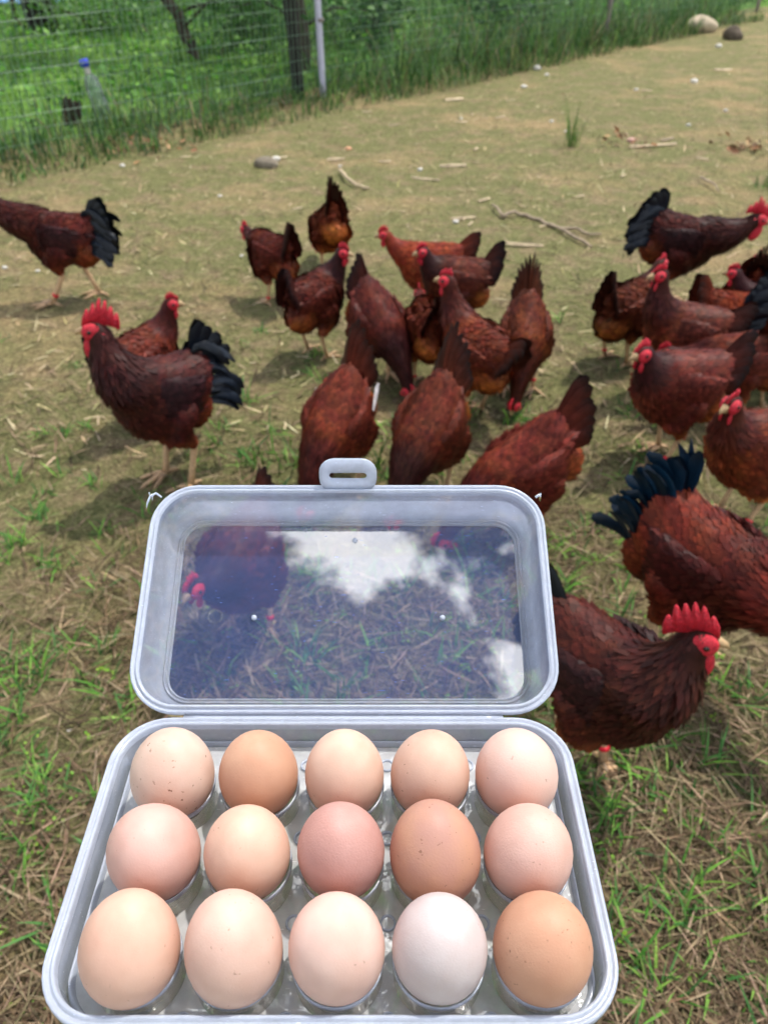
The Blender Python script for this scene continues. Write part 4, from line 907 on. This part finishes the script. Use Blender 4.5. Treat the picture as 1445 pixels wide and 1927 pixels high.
# ------------------------------------------------------------------ tray with fifteen cups
tray = empty('egg_tray', (BX, BY, BZ - .028)); tag(tray, 'clear plastic tray with fifteen round cups inside the egg box', 'egg tray')
TZ = -.019; UT = Vector((0, 0, .028)); PX_, PY_ = .0478, .0455
COLS = [(-2 + i) * PX_ + .0030 for i in range(5)]; ROWS = [.038, -.0075, -.053]
rc0 = .0215
outer = rr(HX - .0110, HY - .0088, .022, 10); pts = [tuple(p) for p in outer]; edges = [(i, (i + 1) % len(outer)) for i in range(len(outer))]
kc = 28; cups = [(x, y) for y in ROWS for x in COLS]
for (x, y) in cups:
    b0 = len(pts); pts += [(x + rc0 * math.cos(2 * math.pi * i / kc), y + rc0 * math.sin(2 * math.pi * i / kc)) for i in range(kc)]; edges += [(b0 + i, b0 + (i + 1) % kc) for i in range(kc)]
gg = np.random.default_rng(6)
pts += [(x, y) for x, y in np.stack([gg.uniform(-HX + .016, HX - .016, 500), gg.uniform(-HY + .014, HY - .014, 500)], 1) if all((x - a) ** 2 + (y - b_) ** 2 > (rc0 + .001) ** 2 for a, b_ in cups)]
res = delaunay_2d_cdt([Vector(p) for p in pts], edges, [], 1, 1e-6)
VV = np.array([(v.x, v.y, TZ + .0006 * math.sin(v.x * 260) * math.sin(v.y * 230)) for v in res[0]]); FF = []
for f in res[2]:
    c = VV[list(f)].mean(0)
    if all((c[0] - a) ** 2 + (c[1] - b_) ** 2 > (rc0 * .985) ** 2 for a, b_ in cups): FF.append(list(f))
link('tray_plate', mesh_from('tray_plate', VV, [np.array(FF)], True), M['tray'], tray, UT)
mb = MB()
def trr(i, z): p = rr(HX - i, HY - i * .80, .022, 10); return np.concatenate([p, np.full((len(p), 1), z)], 1)
mb.rings([trr(.0085, -.0165), trr(.0090, -.0145), trr(.0098, -.0142), trr(.0104, -.0155), trr(.0110, TZ)], False, False); link('tray_lip', mb.mesh('tray_lip'), M['rim'], tray, UT)
cup_me = lathe([(rc0, TZ), (.0214, TZ + .004), (.0216, -.0080), (.0219, -.0045)], 40).mesh('cup'); ring_me = lathe([(.0219, -.0045), (.0221, -.0030), (.0220, -.0018), (.0216, -.0012), (.0210, -.0018), (.0206, -.0040)], 40).mesh('cup_ring'); bowl_me = lathe([(.0206, -.0040), (.0200, -.0140), (.0180, -.0300), (.0120, -.0400)], 32).mesh('cup_bowl')
for (x, y) in cups:
    co_ = link('cup', cup_me, M['cup'], tray, UT + Vector((x, y, 0))); link('cup_ring', ring_me, M['rim'], co_); link('cup_bowl', bowl_me, M['cup'], co_)
hole_me = lathe([(.0043, .0003), (.0042, .0014), (.0035, .0016), (.0031, .0004), (.0029, -.003)], 18).mesh('vent_ring')
for i in range(4):
    for yy in (ROWS[0] + .0235, (ROWS[0] + ROWS[1]) / 2, (ROWS[1] + ROWS[2]) / 2, ROWS[2] - .0215):
        link('vent_ring', hole_me, M['rim'], tray, UT + Vector(((COLS[i] + COLS[i + 1]) / 2, yy, TZ)))
for yy in ((ROWS[0] + ROWS[1]) / 2, (ROWS[1] + ROWS[2]) / 2):
    for x in (COLS[0] - .0195, COLS[4] + .0195): link('vent_ring', hole_me, M['rim'], tray, UT + Vector((x, yy, TZ)))

# ------------------------------------------------------------------ eggs
def egg_mat(name, col, spk=.2, seed=0, bump=.15, dirt=0.0, tint=None):
    m, n, l = newmat(name); tcn = N(n, 'ShaderNodeTexCoord'); mpn = N(n, 'ShaderNodeMapping'); mpn.inputs['Location'].default_value = (seed * 3.1, seed * 1.7, seed * .9); l.new(tcn.outputs['Object'], mpn.inputs[0])
    a = N(n, 'ShaderNodeTexNoise', None, Scale=45.0, Detail=3.0); bn = N(n, 'ShaderNodeTexNoise', None, Scale=900.0, Detail=2.0); cn_ = N(n, 'ShaderNodeTexNoise', None, Scale=420.0, Detail=2.0); dn = N(n, 'ShaderNodeTexNoise', None, Scale=70.0, Detail=2.0)
    for t_ in (a, bn, cn_, dn): l.new(mpn.outputs[0], t_.inputs['Vector'])
    c2 = tint or tuple(c * f_ for c, f_ in zip(col, (.90, .84, .82)))
    r1 = ramp(n, [(.35, c2), (.65, col)]); l.new(a.outputs['Fac'], r1.inputs[0])
    sp_ = ramp(n, [(.715 - .075 * spk, (0, 0, 0)), (.76 - .075 * spk, (1, 1, 1))]); l.new(cn_.outputs['Fac'], sp_.inputs[0])
    ar = ramp(n, [(.46, (0, 0, 0)), (.58, (1, 1, 1))]); l.new(dn.outputs['Fac'], ar.inputs[0])
    mm = N(n, 'ShaderNodeMath', {'operation': 'MULTIPLY'}); l.new(sp_.outputs[0], mm.inputs[0]); l.new(ar.outputs[0], mm.inputs[1])
    mm2 = N(n, 'ShaderNodeMath', {'operation': 'MULTIPLY'}); l.new(mm.outputs[0], mm2.inputs[0]); mm2.inputs[1].default_value = min(1.0, .25 + spk)
    mx = N(n, 'ShaderNodeMix', {'data_type': 'RGBA'}); l.new(mm2.outputs[0], mx.inputs['Factor']); l.new(r1.outputs[0], mx.inputs['A']); mx.inputs['B'].default_value = (*lin(112, 74, 50), 1)
    b = N(n, 'ShaderNodeBsdfPrincipled', None, Roughness=.55); b.inputs['Specular IOR Level'].default_value = .35
    b.inputs['Subsurface Weight'].default_value = .12; b.inputs['Subsurface Radius'].default_value = (.006, .003, .002); b.inputs['Subsurface Scale'].default_value = .5
    l.new(mx.outputs['Result'], b.inputs['Base Color'])
    bp = N(n, 'ShaderNodeBump', None, Strength=min(1, bump * 1.15), Distance=.0006); l.new(bn.outputs['Fac'], bp.inputs['Height']); l.new(bp.outputs[0], b.inputs['Normal'])
    out(n, l, b); return m
# colour, radius, half height, tilt x, tilt y, speckle, bump, label
E = [
 (lin(222, 196, 176), .0229, .0280, -4, 3, .62, .15, 'cream egg with dark speckles in the corner cup beside the hinge'),
 (lin(208, 165, 134), .0219, .0272, 2, 0, .3, .15, 'orange tan egg between two cream eggs in the row by the hinge'),
 (lin(225, 194, 170), .0220, .0276, 0, 2, .15, .12, 'plain peach cream egg in the middle of the row by the hinge'),
 (lin(221, 188, 164), .0220, .0276, 3, -3, .6, .15, 'peach egg with a brown dirt smudge in the row by the hinge'),
 (lin(228, 197, 180), .0229, .0282, -2, 4, .3, .18, 'pinkish cream egg with a tiny scratch in the corner by the rooster'),
 (lin(217, 181, 166), .0229, .0284, -6, 8, .15, .14, 'dusky pink egg in the middle row behind the large orange tan egg'),
 (lin(227, 193, 168), .0218, .0278, -2, 2, .25, .14, 'light peach egg beside the rough rose brown egg'),
 (lin(201, 158, 146), .0222, .0296, 4, 6, .05, .34, 'rough pebbly rose brown egg in the centre cup'),
 (lin(196, 150, 122), .0232, .0284, -5, -14, .45, .18, 'brown egg with mauve side, behind the white egg'),
 (lin(225, 189, 172), .0224, .0278, 0, 2, .2, .22, 'pink frosted egg at the end of the middle row behind the freckled orange brown egg'),
 (lin(225, 187, 163), .0228, .0280, -8, 12, .1, .12, 'large orange tan egg in the front corner, free of specks'),
 (lin(222, 191, 172), .0224, .0280, -8, 12, .35, .14, 'beige cream egg with two small brown marks in the front row'),
 (lin(230, 199, 182), .0224, .0281, -2, 2, .1, .10, 'pale pink egg beside the white egg'),
 (lin(212, 203, 198), .0222, .0284, -2, 0, .15, .16, 'white egg in the front row'),
 (lin(207, 161, 130), .0228, .0272, 4, -4, .52, .16, 'orange brown egg with scattered dark freckles in the front corner'),
]
TINT = {8: lin(182, 136, 120), 4: lin(226, 186, 168)}
for i, (c, r_, hh, tx_, ty_, spk, bmp, lab) in enumerate(E):
    mb = MB(); m_ = 22; k_ = 36; prof = []
    for j in range(1, m_):
        th = math.pi * j / m_; z = -math.cos(th); rad = math.sin(th) * (1 - .10 * z) * .995
        prof.append((r_ * rad, hh * z))
    a = np.linspace(0, 2 * np.pi, k_, endpoint=False)
    rg = [np.stack([p * np.cos(a), p * np.sin(a), np.full(k_, z)], 1) for p, z in prof]; mb.rings(rg, False, False)
    V0 = np.concatenate(mb.V); ex = MB(); ex.rings([np.tile([[0, 0, -hh]], (k_, 1))] + rg + [np.tile([[0, 0, hh]], (k_, 1))], False, False)
    me = ex.mesh('egg'); bm = bmesh.new(); bm.from_mesh(me); bmesh.ops.remove_doubles(bm, verts=bm.verts, dist=1e-6); bm.to_mesh(me); bm.free()
    me.polygons.foreach_set('use_smooth', np.ones(len(me.polygons), bool))
    x, y = cups[i]; o = link('egg', me, egg_mat('eggshell_%02d' % i, tuple(q * f_ for q, f_ in zip(c, (.89, .85, .86))), spk, i + 1, bmp, tint=tuple(q * .92 for q in TINT[i]) if i in TINT else None), None, (BX + x, BY + y, BZ + .0105 + (.002 if hh > .0285 else 0)), (R(tx_), R(ty_), R(40 * i)))
    o.rotation_mode = 'XYZ'; tag(o, lab, 'egg')

# ------------------------------------------------------------------ litter and grass of the yard
def polar(n_, r0, r1, p, a0, a1, g):
    """ground points, density falling with distance"""
    u = g.random(n_); r = (r0 ** (2 - p) + u * (r1 ** (2 - p) - r0 ** (2 - p))) ** (1 / (2 - p)); a = g.uniform(R(a0), R(a1), n_)
    return np.stack([r * np.sin(a), r * np.cos(a)], 1)
def infence(P): return (P - F0) @ FN > 0.1
g = np.random.default_rng(51)
P2 = polar(135000, .22, 9.0, 1.9, -75, 75, g); P2 = P2[infence(P2)]; rr_ = np.linalg.norm(P2, axis=1)
pt_ = np.sin(P2[:, 0] * 3.1 + 1.7 * np.sin(P2[:, 1] * 2.3)) * np.sin(P2[:, 1] * 3.7 + 1.9 * np.sin(P2[:, 0] * 2.9 + 1.0))
thin = g.random(len(P2)) < np.clip(.72 + .55 * pt_, .15, 1) * np.interp(rr_, [0, 1.6, 2.6, 4, 9], [1, 1, .55, .30, .25]); P2, rr_ = P2[thin], rr_[thin]; n_ = len(P2)
P3 = np.concatenate([P2, (gz(P2[:, 0], P2[:, 1]) + g.uniform(.001, .020, n_))[:, None]], 1)
L = g.uniform(.03, .13, n_) * np.interp(rr_, [0, 2, 5], [1, .75, .6]); 
V, F, C = blades(P3, L, (.0018 + .0050 * g.random(n_) ** 2.2) * np.interp(rr_, [0, 1.5, 6], [1, 1.1, 1.9]), g.uniform(0, 6.283, n_), R(90) - np.abs(g.normal(0, .20, n_)), g.normal(.10, .25, n_), palette(STRAW, n_, .3, g), 4)
V[:, 2] = np.maximum(V[:, 2], gz(V[:, 0], V[:, 1]) + .0008)
tag(link('dry_straw', mesh_from('dry_straw', V, [F], False, C), M['straw']), 'dry straw and dead grass strewn over the yard', 'straw', kind='stuff')
# paler scraps of straw out on the bare yard
P2 = polar(15000, 2.2, 12.0, .9, -60, 60, g); P2 = P2[infence(P2)]; n_ = len(P2); P3 = np.concatenate([P2, (gz(P2[:, 0], P2[:, 1]) + g.uniform(.002, .014, n_))[:, None]], 1)
V, F, C = blades(P3, g.uniform(.02, .09, n_), g.uniform(.004, .012, n_), g.uniform(0, 6.283, n_), R(90) - np.abs(g.normal(0, .25, n_)), g.normal(.1, .25, n_), palette([lin(206, 188, 150), lin(182, 162, 124), lin(120, 104, 76), lin(96, 92, 62), lin(150, 146, 96)], n_, .25, g), 3)
V[:, 2] = np.maximum(V[:, 2], gz(V[:, 0], V[:, 1]) + .001)
tag(link('straw_scraps', mesh_from('straw_scraps', V, [F], False, C), M['straw']), 'scattered pale straw scraps on the bare far yard', 'straw', kind='stuff')
# short living stubble, greener in patches
P2 = polar(70000, .35, 10.0, 1.7, -75, 75, g); P2 = P2[infence(P2)]
pat = .5 + .5 * np.sin(P2[:, 0] * 2.3 + 1.1 * np.sin(P2[:, 1] * 1.9)) * np.sin(P2[:, 1] * 2.7 + 1.3 * np.sin(P2[:, 0] * 2.1 + .6)); k = g.random(len(P2)) < .25 + .6 * pat; P2 = P2[k]; n_ = len(P2); rr_ = np.linalg.norm(P2, axis=1)
P3 = np.concatenate([P2, gz(P2[:, 0], P2[:, 1])[:, None]], 1)
V, F, C = blades(P3, g.uniform(.010, .032, n_), g.uniform(.0015, .0032, n_) * np.interp(rr_, [0, 2, 6], [1, 1.3, 2.6]), g.uniform(0, 6.283, n_), np.abs(g.normal(.9, .4, n_)), g.normal(.3, .3, n_), palette([lin(108, 108, 68), lin(134, 124, 88), lin(90, 98, 54), lin(160, 146, 108)], n_, .25, g), 3)
tag(link('short_stubble', mesh_from('short_stubble', V, [F], False, C), M['grass']), 'short olive stubble covering the trampled yard', 'grass', kind='stuff')
# green tufts
def tufts(name, label, n_t, r0, r1, seed, hmax, per, weight):
    g = np.random.default_rng(seed); T2 = polar(n_t, r0, r1, 1.5, -70, 70, g); T2 = T2[infence(T2)]; T2 = T2[g.random(len(T2)) < weight(T2)]
    m_ = len(T2); k_ = g.integers(per[0], per[1], m_); P2 = np.repeat(T2, k_, axis=0) + g.normal(0, .016, (k_.sum(), 2)); n_ = len(P2)
    sz = np.repeat(g.uniform(.5, 1.1, m_), k_); P3 = np.concatenate([P2, gz(P2[:, 0], P2[:, 1])[:, None]], 1)
    C = palette([lin(78, 128, 46), lin(104, 152, 58), lin(64, 108, 50), lin(126, 166, 72), lin(86, 132, 66)], n_, .25, g)
    V, F, C = blades(P3, hmax * sz * g.uniform(.45, 1.1, n_), g.uniform(.004, .0095, n_), g.uniform(0, 6.283, n_), np.abs(g.normal(.75, .35, n_)), g.uniform(.2, .9, n_), C, 5)
    tag(link(name, mesh_from(name, V, [F], True, C), M['grass']), label, 'grass', kind='stuff')
tufts('green_grass', 'small green grass tufts sprouting through the straw', 900, .4, 3.6, 61, .105, (7, 17), lambda P: np.interp(np.linalg.norm(P, axis=1), [0, 1.8, 2.6, 3.6], [1, .95, .45, .10]))
# clover like seedlings in the foreground
P2 = polar(260, .4, 1.7, 1.2, -60, 60, g); n_ = len(P2) * 6; Pc = np.repeat(P2, 6, axis=0) + g.normal(0, .009, (n_, 2)); P3 = np.concatenate([Pc, gz(Pc[:, 0], Pc[:, 1])[:, None] + g.uniform(.012, .022, (n_, 1))], 1)
Nr = unit(np.stack([g.normal(0, .3, n_), g.normal(0, .3, n_), np.ones(n_)], 1)); D = unit(np.cross(Nr, unit(g.normal(0, 1, (n_, 3))))); L = g.uniform(.006, .011, n_)
V, F, C = leaf_quads(P3, L, L * .9, Nr, D, palette([lin(140, 176, 60), lin(112, 156, 50)], n_, .2, g))
tag(link('seedlings', mesh_from('seedlings', V, [F], False, C), M['leaf']), 'tiny bright seedlings between the dry straw', 'seedlings', kind='stuff')
def tuft(label, px, py, h, nb, seed, spread=.02, lean=.25):
    g = np.random.default_rng(seed); p = at(px, py); P3 = np.zeros((nb, 3)); P3[:, :2] = g.normal(0, spread, (nb, 2))
    V, F, C = blades(P3, h * g.uniform(.4, 1.05, nb), g.uniform(.006, .011, nb), g.uniform(0, 6.283, nb), np.abs(g.normal(0, lean, nb)), g.uniform(.05, .8, nb), palette(GREEN, nb, .25, g), 6)
    o = link('grass_tuft', mesh_from('grass_tuft', V, [F], True, C), M['grass'], None, (p[0], p[1], float(gz(p[0], p[1])))); tag(o, label, 'grass tuft')
tuft('lone upright tuft of green grass on the bare yard', 1076, 280, .34, 34, 71, .03, .18)
tuft('spreading bright green tuft at the edge beside the dry twig', 1440, 350, .16, 40, 72, .05, .6)
tuft('low green tuft beside the latch of the lid', 520, 872, .10, 40, 73, .06, .8)
tuft('green tuft between two feeding hens behind the lid', 712, 890, .13, 26, 74, .025, .4)

# dead brown leaves in two small heaps out on the yard
def leaf_heap(label, px, py, nl, spread, seed):
    g = np.random.default_rng(seed); p = at(px, py); P = np.zeros((nl, 3)); P[:, :2] = g.normal(0, spread, (nl, 2)); P[:, 2] = np.abs(g.normal(.015, .02, nl)) + .004
    Nr = unit(np.stack([g.normal(0, .6, nl), g.normal(0, .6, nl), np.ones(nl)], 1)); D = unit(np.cross(Nr, unit(g.normal(0, 1, (nl, 3))))); L = g.uniform(.04, .09, nl)
    V, F, C = leaf_quads(P, L, L * g.uniform(.4, .7, nl), Nr, D, palette([lin(150, 112, 78), lin(126, 92, 66), lin(176, 140, 104), lin(104, 78, 58)], nl, .25, g)); V[:, 2] = np.maximum(V[:, 2], .003)
    o = link('dead_leaves', mesh_from('dead_leaves', V, [F], False, C), M['straw'], None, (p[0], p[1], float(gz(p[0], p[1])))); tag(o, label, 'dead leaves', kind='stuff')
leaf_heap('heap of brown dead leaves near the bright green tuft', 1398, 282, 46, .11, 81)
leaf_heap('flattened patch of dead leaves beside the small pinkish stone', 1180, 272, 24, .10, 82)
leaf_heap('thin litter of dead leaves along the grass edge', 285, 280, 40, .20, 83)
